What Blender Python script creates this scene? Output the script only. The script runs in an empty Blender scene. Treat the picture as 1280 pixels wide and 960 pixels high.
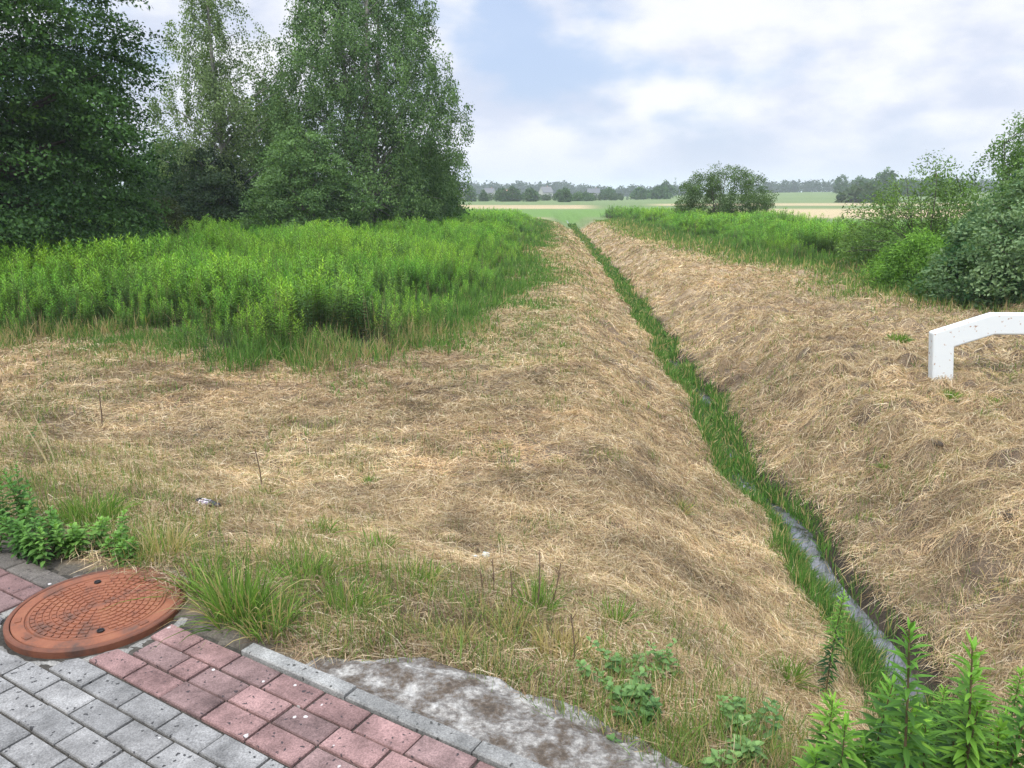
import bpy, math, random
import numpy as np
from mathutils import Vector, Matrix

R = math.radians
rng = np.random.default_rng(7)
random.seed(7)
scene = bpy.context.scene
COL = scene.collection

# ------------------------------------------------------------------ camera model
CAM_Z, PITCH, FPX = 1.6, R(13.9), 960.0
CP, SP = math.cos(PITCH), math.sin(PITCH)


def ray(px, py):
    rx, ry = (px - 640) / FPX, (480 - py) / FPX
    return rx, ry * SP + CP, ry * CP - SP


def on_plane(px, py, z=0.0):
    dx, dy, dz = ray(px, py)
    t = (z - CAM_Z) / dz
    return np.array([dx * t, dy * t])


# ------------------------------------------------------------------ noise helpers
def _hash(ix, iy, seed):
    h = (ix.astype(np.int64) * 374761393 + iy.astype(np.int64) * 668265263 + seed * 974711) & 0xFFFFFFFF
    h = ((h ^ (h >> 13)) * 1274126177) & 0xFFFFFFFF
    h = ((h ^ (h >> 16)) * 2246822519) & 0xFFFFFFFF
    return ((h ^ (h >> 15)) & 0xFFFFFF) / float(0xFFFFFF)


def vnoise(x, y, seed=0):
    x = np.asarray(x, float); y = np.asarray(y, float)
    ix, iy = np.floor(x), np.floor(y)
    fx, fy = x - ix, y - iy
    fx = fx * fx * (3 - 2 * fx); fy = fy * fy * (3 - 2 * fy)
    a = _hash(ix, iy, seed); b = _hash(ix + 1, iy, seed)
    c = _hash(ix, iy + 1, seed); d = _hash(ix + 1, iy + 1, seed)
    return (a * (1 - fx) + b * fx) * (1 - fy) + (c * (1 - fx) + d * fx) * fy


def fbm(x, y, seed=0, octs=3):
    s, a, t = 0, 1.0, 0
    for k in range(octs):
        s = s + a * vnoise(np.asarray(x) * 2 ** k + 17.3 * k, np.asarray(y) * 2 ** k - 9.1 * k, seed + k)
        t += a; a *= .5
    return s / t


def sst(a, b, x):
    t = np.clip((np.asarray(x, float) - a) / (b - a), 0, 1)
    return t * t * (3 - 2 * t)


# ------------------------------------------------------------------ terrain
KN = np.array([.515, .857])                # normal of the kerb line, pointing at the field
KT = np.array([.857, -.515])               # along the kerb, to the right
D_RED, D_KERB0, D_KERB1 = 1.287, 1.597, 1.657
ZF, ZB, ZW = -.60, -1.46, -1.41


def dist_k(x, y):
    return KN[0] * x + KN[1] * y


_ys = np.arange(-20, 240, .25)
_xs = np.interp(_ys, [-20, 2.5, 4.2, 6.7, 11.2, 28, 55, 100, 240], [2.4, 2.42, 2.45, 2.45, 2.8, 3.75, 4.85, 6.7, 12])
_xs = np.convolve(np.pad(_xs, 10, mode='edge'), np.ones(21) / 21, mode='valid')


def ditch_x(y):
    return np.interp(y, _ys, _xs) + .07 * np.sin(np.asarray(y) * 1.3) + .05 * np.sin(np.asarray(y) * 2.9 + 1)


def H(x, y):
    x = np.asarray(x, float); y = np.asarray(y, float)
    d = dist_k(x, y)
    zf = ZF + .12 * sst(4.0, 6.5, x) * sst(22, 8, y) + .05 * (fbm(x * .35, y * .35, 3) - .5)
    ang = x / np.maximum(np.abs(y), 1)
    zf = zf + 3.2 * sst(150, 420, y) * sst(.08, .4, ang)
    zt = zf + (-.04 - zf) * (1 - sst(1.75, 4.2, d))
    u = np.abs(x - ditch_x(y))
    side = np.where(x > ditch_x(y), .92, 1.05)
    f = np.clip((u - .06) / (1.62 * side), 0, 1)
    f = .55 * f + .45 * f * f * (3 - 2 * f)
    f = np.clip(f + .10 * sst(.0, .12, f) * sst(.5, .2, f), 0, 1)
    mask = (1 - f) * sst(1.9, 2.4, d) * sst(120, 90, y)
    z = zt - (zt - ZB) * mask
    # rough sward on the mown ground
    near = sst(90, 20, y) * sst(1.7, 2.2, d)
    bed = sst(.2, .45, u)
    tuft = .9 * (np.abs(fbm(x * 2.6, y * 3.4, 11, 2) - .5) * 2.2 - .35) + .5 * (fbm(x * 5.5, y * 7, 12, 2) - .5)
    fine = fbm(x * 9, y * 9, 21, 2) - .5
    z = z + near * bed * (.045 + 0.074 * sst(0, .8, x - ditch_x(y)) + .05 * sst(-1.9, -1.0, x - ditch_x(y))) * (1.3 * tuft + .5 * fine)
    s = KT[0] * x + KT[1] * y
    left = sst(-2.0, -2.15, s)
    z = z + left * .035 * sst(2.3, 1.7, d) - sst(-1.95, -1.7, s) * sst(2.6, 2.2, d) * .05
    z = np.where(d < 1.66, np.where((s < -2.1) & (d > 1.585), np.minimum(z, -.004 + .02 * (fbm(x * 8, y * 8, 33, 2) - .5)), np.minimum(z, -.07)), z)
    return z


def ground_at(px, py):
    """where the sight line through a photo pixel meets the ground"""
    dx, dy, dz = ray(px, py)
    t = np.concatenate([np.arange(1.5, 40, .02), np.arange(40, 500, .5)])
    z = CAM_Z + dz * t
    hit = np.nonzero(z <= H(dx * t, dy * t))[0]
    k = hit[0] if len(hit) else -1
    return float(dx * t[k]), float(dy * t[k])


# ------------------------------------------------------------------ mesh helpers
def mesh(name, V, F, mat, parent=None, col=None, smooth=False, link=True, mats=None, mi=None):
    """V (n,3); F: list of index arrays (each (m,k)) ; col (n,3)"""
    V = np.asarray(V, np.float32)
    if isinstance(F, np.ndarray):
        F = [F]
    F = [np.asarray(f, np.int32) for f in F if len(f)]
    me = bpy.data.meshes.new(name)
    me.vertices.add(len(V)); me.vertices.foreach_set('co', V.ravel())
    loops = np.concatenate([f.ravel() for f in F])
    tot = np.concatenate([np.full(len(f), f.shape[1], np.int32) for f in F])
    start = np.concatenate([[0], np.cumsum(tot)[:-1]]).astype(np.int32)
    me.loops.add(len(loops)); me.loops.foreach_set('vertex_index', loops)
    me.polygons.add(len(tot)); me.polygons.foreach_set('loop_start', start); me.polygons.foreach_set('loop_total', tot)
    me.polygons.foreach_set('use_smooth', np.full(len(tot), smooth, bool))
    for m in (mats or [mat]):
        me.materials.append(m)
    if mi is not None:
        me.polygons.foreach_set('material_index', np.asarray(mi, np.int32))
    me.update(calc_edges=True)
    if col is not None:
        a = me.color_attributes.new('col', 'FLOAT_COLOR', 'POINT')
        c = np.ones((len(V), 4), np.float32); c[:, :3] = col
        a.data.foreach_set('color', c.ravel())
    o = bpy.data.objects.new(name, me)
    if link:
        COL.objects.link(o)
    if parent is not None:
        o.parent = parent
    return o


def empty(name, loc=(0, 0, 0), rz=0.0):
    o = bpy.data.objects.new(name, None); o.empty_display_size = .2
    o.location = loc; o.rotation_euler = (0, 0, rz); COL.objects.link(o)
    return o


def tag(o, label=None, cat=None, group=None, kind=None):
    if label: o['label'] = label
    if cat: o['category'] = cat
    if group: o['group'] = group
    if kind: o['kind'] = kind
    return o


def copy_tree(o, parent=None):
    c = o.copy(); COL.objects.link(c)
    if parent is not None:
        c.parent = parent
    for ch in [x for x in bpy.data.objects if x.parent == o]:
        copy_tree(ch, c)
    return c


class Acc:
    """collects pieces into one mesh"""
    def __init__(s): s.V, s.F, s.C, s.n = [], {}, [], 0

    def add(s, V, F, c=(1, 1, 1)):
        V = np.asarray(V, float).reshape(-1, 3)
        for f in (F if isinstance(F, list) else [F]):
            f = np.asarray(f)
            if len(f):
                s.F.setdefault(f.shape[1], []).append(f + s.n)
        c = np.asarray(c, float)
        s.C.append(np.broadcast_to(c, (len(V), 3)) if c.ndim == 1 else c)
        s.V.append(V); s.n += len(V)
        return s

    def build(s, name, mat, parent=None, smooth=False, link=True):
        return mesh(name, np.concatenate(s.V), [np.concatenate(f) for f in s.F.values()], mat, parent,
                    np.concatenate(s.C), smooth, link)


def tube(P, rad, sides=6, cap=True):
    P = np.asarray(P, float); n = len(P); rad = np.broadcast_to(np.asarray(rad, float), (n,))
    T = np.gradient(P, axis=0); T /= np.linalg.norm(T, axis=1)[:, None] + 1e-9
    ref = np.where(np.abs(T[:, 2:3]) > .9, np.array([[1., 0, 0]]), np.array([[0, 0, 1.]]))
    A = np.cross(T, ref); A /= np.linalg.norm(A, axis=1)[:, None] + 1e-9
    B = np.cross(T, A)
    a = np.linspace(0, 2 * np.pi, sides, endpoint=False)
    V = P[:, None, :] + rad[:, None, None] * (np.cos(a)[None, :, None] * A[:, None, :] + np.sin(a)[None, :, None] * B[:, None, :])
    i, j = np.meshgrid(np.arange(n - 1), np.arange(sides), indexing='ij')
    F = np.stack([i * sides + j, i * sides + (j + 1) % sides, (i + 1) * sides + (j + 1) % sides, (i + 1) * sides + j], -1).reshape(-1, 4)
    return V.reshape(-1, 3), F


def blades(P, M, T, w, side=None, tip=.12):
    """thin ribbons through base P, middle M, tip T; 6 verts, 2 quads each"""
    n = len(P)
    D = T - P
    if side is None:
        side = rng.normal(size=(n, 3))
    S = np.cross(D, side); S /= np.linalg.norm(S, axis=1)[:, None] + 1e-9
    w = np.broadcast_to(np.asarray(w, float), (n,))[:, None]
    V = np.stack([P - S * w * .4, P + S * w * .4, M - S * w * .5, M + S * w * .5, T - S * w * tip, T + S * w * tip], 1)
    k = np.arange(n)[:, None] * 6
    F = np.concatenate([k + [0, 1, 3, 2], k + [2, 3, 5, 4]], 0)
    return V.reshape(-1, 3), F


def leaf_quads(P, D, N, L, W, fold=.12):
    """diamond leaves: stalk end P, direction D, normal N, length L, width W"""
    D = D / (np.linalg.norm(D, axis=1)[:, None] + 1e-9)
    S = np.cross(D, N); S /= np.linalg.norm(S, axis=1)[:, None] + 1e-9
    U = np.cross(S, D)
    L = np.broadcast_to(np.asarray(L, float), (len(P),))[:, None]; W = np.broadcast_to(np.asarray(W, float), (len(P),))[:, None]
    V = np.stack([P, P + D * L * .5 + S * W * .5 + U * W * fold, P + D * L, P + D * L * .5 - S * W * .5 + U * W * fold], 1)
    k = np.arange(len(P))[:, None] * 4
    return V.reshape(-1, 3), k + [0, 1, 2, 3]


# ------------------------------------------------------------------ materials
def new_mat(name):
    m = bpy.data.materials.new(name); m.use_nodes = True
    nt = m.node_tree
    return m, nt, nt.nodes['Principled BSDF'], nt.nodes['Material Output']


def N(nt, kind, **kw):
    n = nt.nodes.new(kind)
    for k, v in kw.items():
        if k.startswith('i_'):
            n.inputs[k[2:].replace('_', ' ')].default_value = v
        else:
            setattr(n, k, v)
    return n


def foliage(name, transl=.35, rough=.55, rand=.0, spec=.25, sat=1.0):
    m, nt, b, out = new_mat(name)
    at = N(nt, 'ShaderNodeAttribute', attribute_name='col')
    c = at.outputs['Color']
    if rand:
        oi = N(nt, 'ShaderNodeObjectInfo')
        mr = N(nt, 'ShaderNodeMapRange'); mr.inputs[3].default_value = 1 - rand; mr.inputs[4].default_value = 1 + rand
        nt.links.new(oi.outputs['Random'], mr.inputs[0])
        mh = N(nt, 'ShaderNodeMapRange'); mh.inputs[3].default_value = .5 + rand * .05; mh.inputs[4].default_value = .5 - rand * .05
        nt.links.new(oi.outputs['Random'], mh.inputs[0])
        hs = N(nt, 'ShaderNodeHueSaturation')
        nt.links.new(c, hs.inputs['Color']); nt.links.new(mr.outputs[0], hs.inputs['Value']); nt.links.new(mh.outputs[0], hs.inputs['Hue'])
        c = hs.outputs[0]
    nt.links.new(c, b.inputs['Base Color'])
    b.inputs['Roughness'].default_value = rough
    b.inputs['Specular IOR Level'].default_value = spec
    if transl:
        t = N(nt, 'ShaderNodeBsdfTranslucent')
        g = N(nt, 'ShaderNodeMix', data_type='RGBA', blend_type='MULTIPLY'); g.inputs[0].default_value = 1
        nt.links.new(c, g.inputs[6]); g.inputs[7].default_value = (1.5, 1.6, .7, 1)
        nt.links.new(g.outputs[2], t.inputs[0])
        mx = N(nt, 'ShaderNodeMixShader'); mx.inputs[0].default_value = transl
        nt.links.new(b.outputs[0], mx.inputs[1]); nt.links.new(t.outputs[0], mx.inputs[2])
        nt.links.new(mx.outputs[0], out.inputs[0])
    return m


def speckled(name, rough=.85, spot=None, spot_scale=60., spot_amt=.3, noise=8., contrast=.35, bump=.3, bscale=120., pale=None, grain=0.):
    """colour attribute broken up by two noises, dirt spots and bump"""
    m, nt, b, out = new_mat(name)
    at = N(nt, 'ShaderNodeAttribute', attribute_name='col')
    tc = N(nt, 'ShaderNodeTexCoord')
    n1 = N(nt, 'ShaderNodeTexNoise', i_Scale=noise, i_Detail=6., i_Roughness=.65)
    nt.links.new(tc.outputs['Object'], n1.inputs['Vector'])
    mr = N(nt, 'ShaderNodeMapRange'); mr.inputs[1].default_value = .3; mr.inputs[2].default_value = .7
    mr.inputs[3].default_value = 1 - contrast; mr.inputs[4].default_value = 1 + contrast
    nt.links.new(n1.outputs['Fac'], mr.inputs[0])
    mu = N(nt, 'ShaderNodeMix', data_type='RGBA', blend_type='MULTIPLY'); mu.inputs[0].default_value = 1
    nt.links.new(at.outputs['Color'], mu.inputs[6]); nt.links.new(mr.outputs[0], mu.inputs[7])
    c = mu.outputs[2]

    if grain:
        ng = N(nt, 'ShaderNodeTexNoise', i_Scale=grain, i_Detail=4., i_Roughness=.8)
        nt.links.new(tc.outputs['Object'], ng.inputs['Vector'])
        mg = N(nt, 'ShaderNodeMapRange'); mg.inputs[1].default_value = .32; mg.inputs[2].default_value = .68; mg.inputs[3].default_value = .55; mg.inputs[4].default_value = 1.45
        nt.links.new(ng.outputs['Fac'], mg.inputs[0])
        mgx = N(nt, 'ShaderNodeMix', data_type='RGBA', blend_type='MULTIPLY'); mgx.inputs[0].default_value = 1
        nt.links.new(c, mgx.inputs[6]); nt.links.new(mg.outputs[0], mgx.inputs[7]); c = mgx.outputs[2]

    def spots(c, colour, scale, amt, thr):
        vo = N(nt, 'ShaderNodeTexVoronoi', i_Scale=scale, i_Randomness=1.)
        wv = N(nt, 'ShaderNodeTexNoise', i_Scale=scale * 1.1, i_Detail=2.)
        nt.links.new(tc.outputs['Object'], wv.inputs['Vector'])
        ad = N(nt, 'ShaderNodeMix', data_type='RGBA', blend_type='LINEAR_LIGHT'); ad.inputs[0].default_value = .012
        nt.links.new(tc.outputs['Object'], ad.inputs[6]); nt.links.new(wv.outputs['Color'], ad.inputs[7])
        nt.links.new(ad.outputs[2], vo.inputs['Vector'])
        lt = N(nt, 'ShaderNodeMapRange'); lt.inputs[1].default_value = thr; lt.inputs[2].default_value = thr * .75
        nt.links.new(vo.outputs['Distance'], lt.inputs[0])
        sel = N(nt, 'ShaderNodeMath', operation='GREATER_THAN'); sel.inputs[1].default_value = 1 - amt
        sep = N(nt, 'ShaderNodeSeparateColor'); nt.links.new(vo.outputs['Color'], sep.inputs[0])
        nt.links.new(sep.outputs[0], sel.inputs[0])
        ml = N(nt, 'ShaderNodeMath', operation='MULTIPLY'); nt.links.new(lt.outputs[0], ml.inputs[0]); nt.links.new(sel.outputs[0], ml.inputs[1])
        mx = N(nt, 'ShaderNodeMix', data_type='RGBA'); nt.links.new(ml.outputs[0], mx.inputs[0])
        nt.links.new(c, mx.inputs[6]); mx.inputs[7].default_value = (*colour, 1)
        return mx.outputs[2]
    if spot: c = spots(c, spot, spot_scale, spot_amt, .32)
    if pale: c = spots(c, pale, spot_scale * .45, .10, .20)
    nt.links.new(c, b.inputs['Base Color'])
    b.inputs['Roughness'].default_value = rough
    b.inputs['Specular IOR Level'].default_value = .25
    nb = N(nt, 'ShaderNodeTexNoise', i_Scale=bscale, i_Detail=4.)
    nt.links.new(tc.outputs['Object'], nb.inputs['Vector'])
    bp = N(nt, 'ShaderNodeBump', i_Strength=bump, i_Distance=.01)
    nt.links.new(nb.outputs['Fac'], bp.inputs['Height']); nt.links.new(bp.outputs[0], b.inputs['Normal'])
    return m


M_LEAF = foliage('tree_leaf', .30, .6, spec=.15)
M_HERB = foliage('herb_leaf', .28, .55, rand=.24, spec=.2)
M_GRASS = foliage('grass_blade', .35, .6, spec=.15)
M_STRAW = foliage('cut_straw', .15, .8, spec=.12)
M_GROUND = speckled('soil_and_thatch', .95, noise=5., contrast=.4, bump=.6, bscale=60., grain=70.)
M_GREY = speckled('grey_concrete_paver', .9, spot=(.045, .045, .045), spot_scale=52., spot_amt=.27, noise=9., contrast=.42, bump=.35, bscale=220., pale=(.5, .5, .48), grain=170.)
M_RED = speckled('red_concrete_paver', .9, spot=(.05, .04, .042), spot_scale=58., spot_amt=.2, noise=8., contrast=.45, bump=.35, bscale=220., pale=(.5, .48, .46), grain=170.)
M_KERB = speckled('kerb_concrete', .9, spot=(.06, .06, .055), spot_scale=45., spot_amt=.25, noise=12., contrast=.35, bump=.4, bscale=160., grain=150.)
M_BARK = speckled('bark', .9, noise=6., contrast=.5, bump=.6, bscale=30.)
M_PLAIN = speckled('painted_and_plain', .7, noise=4., contrast=.1, bump=.1)
M_STEM = speckled('dry_stem', .85, noise=40., contrast=.3, bump=.1)


# ------------------------------------------------------------------ where things grow
def inpoly(x, y, poly):
    x = np.asarray(x); y = np.asarray(y); c = np.zeros(x.shape, bool)
    n = len(poly)
    for i in range(n):
        x1, y1 = poly[i]; x2, y2 = poly[(i + 1) % n]
        if y1 == y2: continue
        t = ((y1 > y) != (y2 > y)) & (x < (x2 - x1) * (y - y1) / (y2 - y1) + x1)
        c ^= t
    return c


def polydist(x, y, pts):
    d = np.full(np.shape(x), 1e9)
    for (x1, y1), (x2, y2) in zip(pts[:-1], pts[1:]):
        vx, vy = x2 - x1, y2 - y1
        t = np.clip(((x - x1) * vx + (y - y1) * vy) / (vx * vx + vy * vy), 0, 1)
        d = np.minimum(d, np.hypot(x - x1 - t * vx, y - y1 - t * vy))
    return d


PX_LEFT = [(0, 424), (60, 424), (130, 416), (200, 414), (240, 420), (270, 436), (310, 452), (350, 456), (420, 448), (470, 440), (525, 420), (580, 392), (618, 366), (642, 334), (657, 306), (670, 284)]
EDGE_L = [tuple(on_plane(*p, ZF)) for p in PX_LEFT]
EDGE_L = [(-24, 14.5)] + EDGE_L + [(2.0, 64)]
POLY_L = EDGE_L + [(-4, 66), (-6, 52), (-26, 52)]
PX_RIGHT = [(1280, 372), (1215, 378), (1160, 366), (1118, 344), (1060, 336), (1000, 330), (940, 318), (890, 306), (840, 295), (795, 281), (757, 272)]
EDGE_R = [tuple(on_plane(*p, ZF)) for p in PX_RIGHT]
EDGE_R = [(22, 13)] + EDGE_R
POLY_R = EDGE_R + [(9.5, 80), (16, 62), (17, 40), (24, 33), (34, 26)]


def mown(x, y):
    return (dist_k(x, y) > 1.70) & ~inpoly(x, y, POLY_L) & ~inpoly(x, y, POLY_R) & (y < 66) & (x > -16) & (x < 17)


def pick(a, b, t):
    a = np.asarray(a, float); b = np.asarray(b, float)
    return a + (b - a) * np.asarray(t)[..., None]


# ------------------------------------------------------------------ ground sheet
def build_ground():
    def axis(lo, hi, step, far_lo, far_hi, g=1.09):
        mid = list(np.arange(lo, hi + 1e-6, step))
        s, v = step, hi; up = []
        while v < far_hi:
            s *= g; v += s; up.append(v)
        s, v = step, lo; dn = []
        while v > far_lo:
            s *= g; v -= s; dn.append(v)
        return np.array(dn[::-1] + mid + up)
    xs = axis(-6, 9, .06, -2600, 2600)
    ys = axis(1.2, 14, .06, -400, 3200, 1.045)
    X, Y = np.meshgrid(xs, ys, indexing='ij')
    Z = H(X, Y)
    nx, ny = X.shape
    i, j = np.meshgrid(np.arange(nx - 1), np.arange(ny - 1), indexing='ij')
    F = np.stack([i * ny + j, (i + 1) * ny + j, (i + 1) * ny + j + 1, i * ny + j + 1], -1).reshape(-1, 4)
    x, y, z = X.ravel(), Y.ravel(), Z.ravel()
    # colours of the ground itself
    n1 = fbm(x * 1.3, y * 1.3, 31, 4); n2 = fbm(x * .3, y * .3, 41, 3); n3 = fbm(x * 6, y * 6, 51, 2)
    soil = pick((.085, .064, .045), (.16, .12, .08), n3)
    thatch = pick((.15, .112, .07), (.25, .19, .118), n1)
    c = soil + (thatch - soil) * sst(.36, .56, n3 * .6 + n1 * .4)[:, None]
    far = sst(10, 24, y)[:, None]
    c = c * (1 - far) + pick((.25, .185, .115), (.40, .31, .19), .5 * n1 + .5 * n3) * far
    # greener ribbon along the top of the left bank
    u = x - ditch_x(y)
    rib = np.exp(-((u + 2.6 - .0 * y) / .55) ** 2) * sst(9, 14, y) * sst(.35, .6, fbm(x * .9, y * .5, 61))
    c = c + (np.array([.17, .20, .075]) - c) * (.75 * rib)[:, None]
    # stands: dark litter floor
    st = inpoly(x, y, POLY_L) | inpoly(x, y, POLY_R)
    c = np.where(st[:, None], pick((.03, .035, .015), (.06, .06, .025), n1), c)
    # wet muddy edges at the water, with the right undercut's shade painted in
    mud_shade = sst(.34, .2, np.abs(u - .07)) * sst(120, 90, y)
    c = c + (np.array([.035, .028, .02]) - c) * mud_shade[:, None]
    # open fields beyond
    fn = fbm(x * .02, y * .05, 71, 3)
    yy = y + 10 * (fbm(x * .01, y * .01, 81) - .5)
    green = pick((.10, .155, .055), (.15, .20, .075), fn)
    lush = np.array([.11, .20, .045])
    tan = pick((.34, .27, .145), (.42, .34, .2), fn)
    a = x / np.maximum(y, 1)
    f = green.copy()

    def band(m, colr):
        nonlocal f
        m = np.clip(m, 0, 1)[:, None]; f = f * (1 - m) + colr * m
    band(sst(64, 68, yy) * sst(80, 76, yy) * sst(.06, .02, a), tan * .95)          # dry strip past the left stand
    band(sst(76, 84, yy) * sst(126, 112, yy) * sst(.24, .18, a), lush)             # fresh meadow
    band(sst(118, 126, yy) * sst(170, 158, yy) * sst(.12, .08, a), tan)            # straw field, left
    band(sst(72, 78, yy) * sst(128, 112, yy) * sst(.22, .27, a), tan)              # straw field, right
    band(sst(84, 90, yy) * sst(104, 98, yy) * sst(.20, .21, a) * sst(.27, .24, a), tan)
    band(sst(150, 156, yy) * sst(186, 176, yy) * sst(.16, .2, a), tan * .9 + .1 * green)
    m = sst(62, 68, y + 4 * (fbm(x * .2, y * .2, 91) - .5)) + sst(17, 20, np.abs(x - .05 * y))
    m = np.clip(m, 0, 1) * (y > 6) * sst(14, 22, np.hypot(x, y))
    c = np.where(st[:, None], c, c * (1 - m[:, None]) + f * m[:, None])
    c = np.where((dist_k(x, y) < 1.7)[:, None], np.array([.09, .08, .065]), c)
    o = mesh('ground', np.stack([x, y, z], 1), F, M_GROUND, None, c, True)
    tag(o, kind='structure')


build_ground()


# water in the ditch bottom
def build_water():
    m, nt, b, out = new_mat('ditch_water')
    b.inputs['Roughness'].default_value = .04
    b.inputs['IOR'].default_value = 1.33; b.inputs['Specular IOR Level'].default_value = .9
    b.inputs['Coat Weight'].default_value = .6; b.inputs['Coat Roughness'].default_value = .03
    tc = N(nt, 'ShaderNodeTexCoord'); no = N(nt, 'ShaderNodeTexNoise', i_Scale=9., i_Detail=3.)
    nt.links.new(tc.outputs['Object'], no.inputs['Vector'])
    bp = N(nt, 'ShaderNodeBump', i_Strength=.08, i_Distance=.03)
    nt.links.new(no.outputs['Fac'], bp.inputs['Height']); nt.links.new(bp.outputs[0], b.inputs['Normal'])
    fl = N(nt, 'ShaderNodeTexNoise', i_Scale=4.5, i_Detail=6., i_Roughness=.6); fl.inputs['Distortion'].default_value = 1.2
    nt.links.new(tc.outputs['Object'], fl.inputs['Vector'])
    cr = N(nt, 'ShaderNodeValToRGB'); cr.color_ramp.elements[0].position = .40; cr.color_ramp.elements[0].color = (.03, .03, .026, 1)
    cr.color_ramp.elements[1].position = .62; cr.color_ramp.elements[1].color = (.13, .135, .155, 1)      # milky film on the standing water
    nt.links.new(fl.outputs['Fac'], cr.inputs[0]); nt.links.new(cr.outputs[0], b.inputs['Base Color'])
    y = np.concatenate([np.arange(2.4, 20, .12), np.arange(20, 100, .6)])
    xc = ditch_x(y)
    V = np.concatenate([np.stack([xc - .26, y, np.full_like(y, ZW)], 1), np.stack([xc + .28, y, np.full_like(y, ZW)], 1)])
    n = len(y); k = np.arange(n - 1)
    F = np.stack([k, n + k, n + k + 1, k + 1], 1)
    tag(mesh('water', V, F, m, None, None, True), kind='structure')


build_water()


# ------------------------------------------------------------------ paving, kerb, slab, cover
MH = np.array([-1.64, 2.75]); MH_R = .335


def clip_half(poly, n, c):
    out = []
    for i in range(len(poly)):
        p, q = poly[i], poly[(i + 1) % len(poly)]
        a, b = n @ p - c, n @ q - c
        if a >= 0: out.append(p)
        if a * b < 0: out.append(p + (q - p) * (a / (a - b)))
    return out


def paver(acc, s0, s1, d0, d1, c, gap=.0045, dz=0.0):
    P = [np.array([s, d]) for s, d in ((s0 + gap, d0 + gap), (s1 - gap, d0 + gap), (s1 - gap, d1 - gap), (s0 + gap, d1 - gap))]
    mc = np.array([KT @ MH, KN @ MH])
    ctr = np.mean(P, 0); v = ctr - mc; l = np.linalg.norm(v)
    if l < .5:
        if l < MH_R - .03: return
        P = clip_half(P, v / l, v / l @ mc + MH_R + .012)
        if len(P) < 3: return
        ar = .5 * abs(sum(P[i][0] * P[(i + 1) % len(P)][1] - P[(i + 1) % len(P)][0] * P[i][1] for i in range(len(P))))
        if ar < .0012: return
    P = np.array(P); n = len(P); ctr = P.mean(0)
    tilt = rng.normal(0, .006, 2)
    ch = .004
    inn = ctr + (P - ctr) * (1 - ch / (np.linalg.norm(P - ctr, axis=1)[:, None] + 1e-6) * 1.4)
    def w(Q, z):
        X = Q[:, :1] * KT + Q[:, 1:] * KN
        zz = z + dz + (Q - ctr) @ tilt
        return np.concatenate([X, zz[:, None]], 1)
    V = np.concatenate([w(inn, 0.), w(P, -.0045), w(P, -.06)])
    k = np.arange(n); k2 = (k + 1) % n
    F = [np.arange(n)[None, :], np.stack([n + k, n + k2, k2, k], 1), np.stack([2 * n + k, 2 * n + k2, n + k2, n + k], 1)]
    acc.add(V, F, c)


def build_paving():
    g, r = Acc(), Acc()
    row = 0
    d = D_RED - .003
    while d > -2.6:
        off = .1 * (row % 2) + rng.uniform(-.01, .01)
        for k in range(-30, 22):
            t = rng.uniform(-.03, .03)
            c = np.array([.208, .206, .198]) * (1 + rng.normal(0, .13)) + np.array([t, t * .9, t * .8]) * .4
            paver(g, k * .2 + off, k * .2 + .2 + off, d - .1, d, c, dz=rng.uniform(-.003, .002))
        d -= .1; row += 1
    for q in range(3):
        d0 = D_RED + q * .1025
        s = -5.2 + [0.03, .13, .07][q]
        while s < 4:
            L = .203 if rng.random() > .12 else .102
            v = rng.normal(0, .09)
            c = np.array([.222, .138, .128]) * (1 + v) if rng.random() > .3 else np.array([.185, .124, .116]) * (1 + v)
            if s < -2.85: c = c * [1., .72, .5][q] if q < 2 else np.array([.12, .108, .095]) * (1 + v)
            paver(r, s, s + L, d0, d0 + .1025, c, dz=rng.uniform(-.003, .003))
            s += L
    tag(g.build('pavement', M_GREY), kind='structure')
    tag(r.build('pavement_edge_band', M_RED), kind='structure')
    # sand and dirt in the joints: one sheet below the bricks
    V = np.array([[*(s * KT + d * KN), -.013] for s, d in ((-7, -3), (5, -3), (5, D_KERB0 + .02), (-7, D_KERB0 + .02))])
    tag(mesh('pavement_bedding', V, np.array([[0, 1, 2, 3]]), M_GROUND, None, np.tile([.05, .046, .038], (4, 1))), kind='structure')
    # kerb edging stones
    k = Acc()
    s = -2.10
    while s < 4.5:
        L = .5
        for (a0, a1) in ((s + .003, s + L - .003),):
            P = np.array([[a0, D_KERB0 + .002], [a1, D_KERB0 + .002], [a1, D_KERB1], [a0, D_KERB1]])
            z0 = rng.uniform(-.002, .006); tz = rng.normal(0, .004)
            n = 4; ctr = P.mean(0); inn = P + np.sign(ctr - P) * .005
            def w(Q, z): return np.concatenate([Q[:, :1] * KT + Q[:, 1:] * KN, (z + z0 + tz * (Q[:, :1] - ctr[0]))], 1)
            V = np.concatenate([w(inn, .006), w(P, .001), w(P, -.25)])
            q = np.arange(4); q2 = (q + 1) % 4
            k.add(V, [np.arange(4)[None, :], np.stack([4 + q, 4 + q2, q2, q], 1), np.stack([8 + q, 8 + q2, 4 + q2, 4 + q], 1)],
                  np.array([.20, .20, .188]) * (1 + rng.normal(0, .12)))
        s += L
    tag(k.build('kerb', M_KERB), kind='structure')


build_paving()


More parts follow.
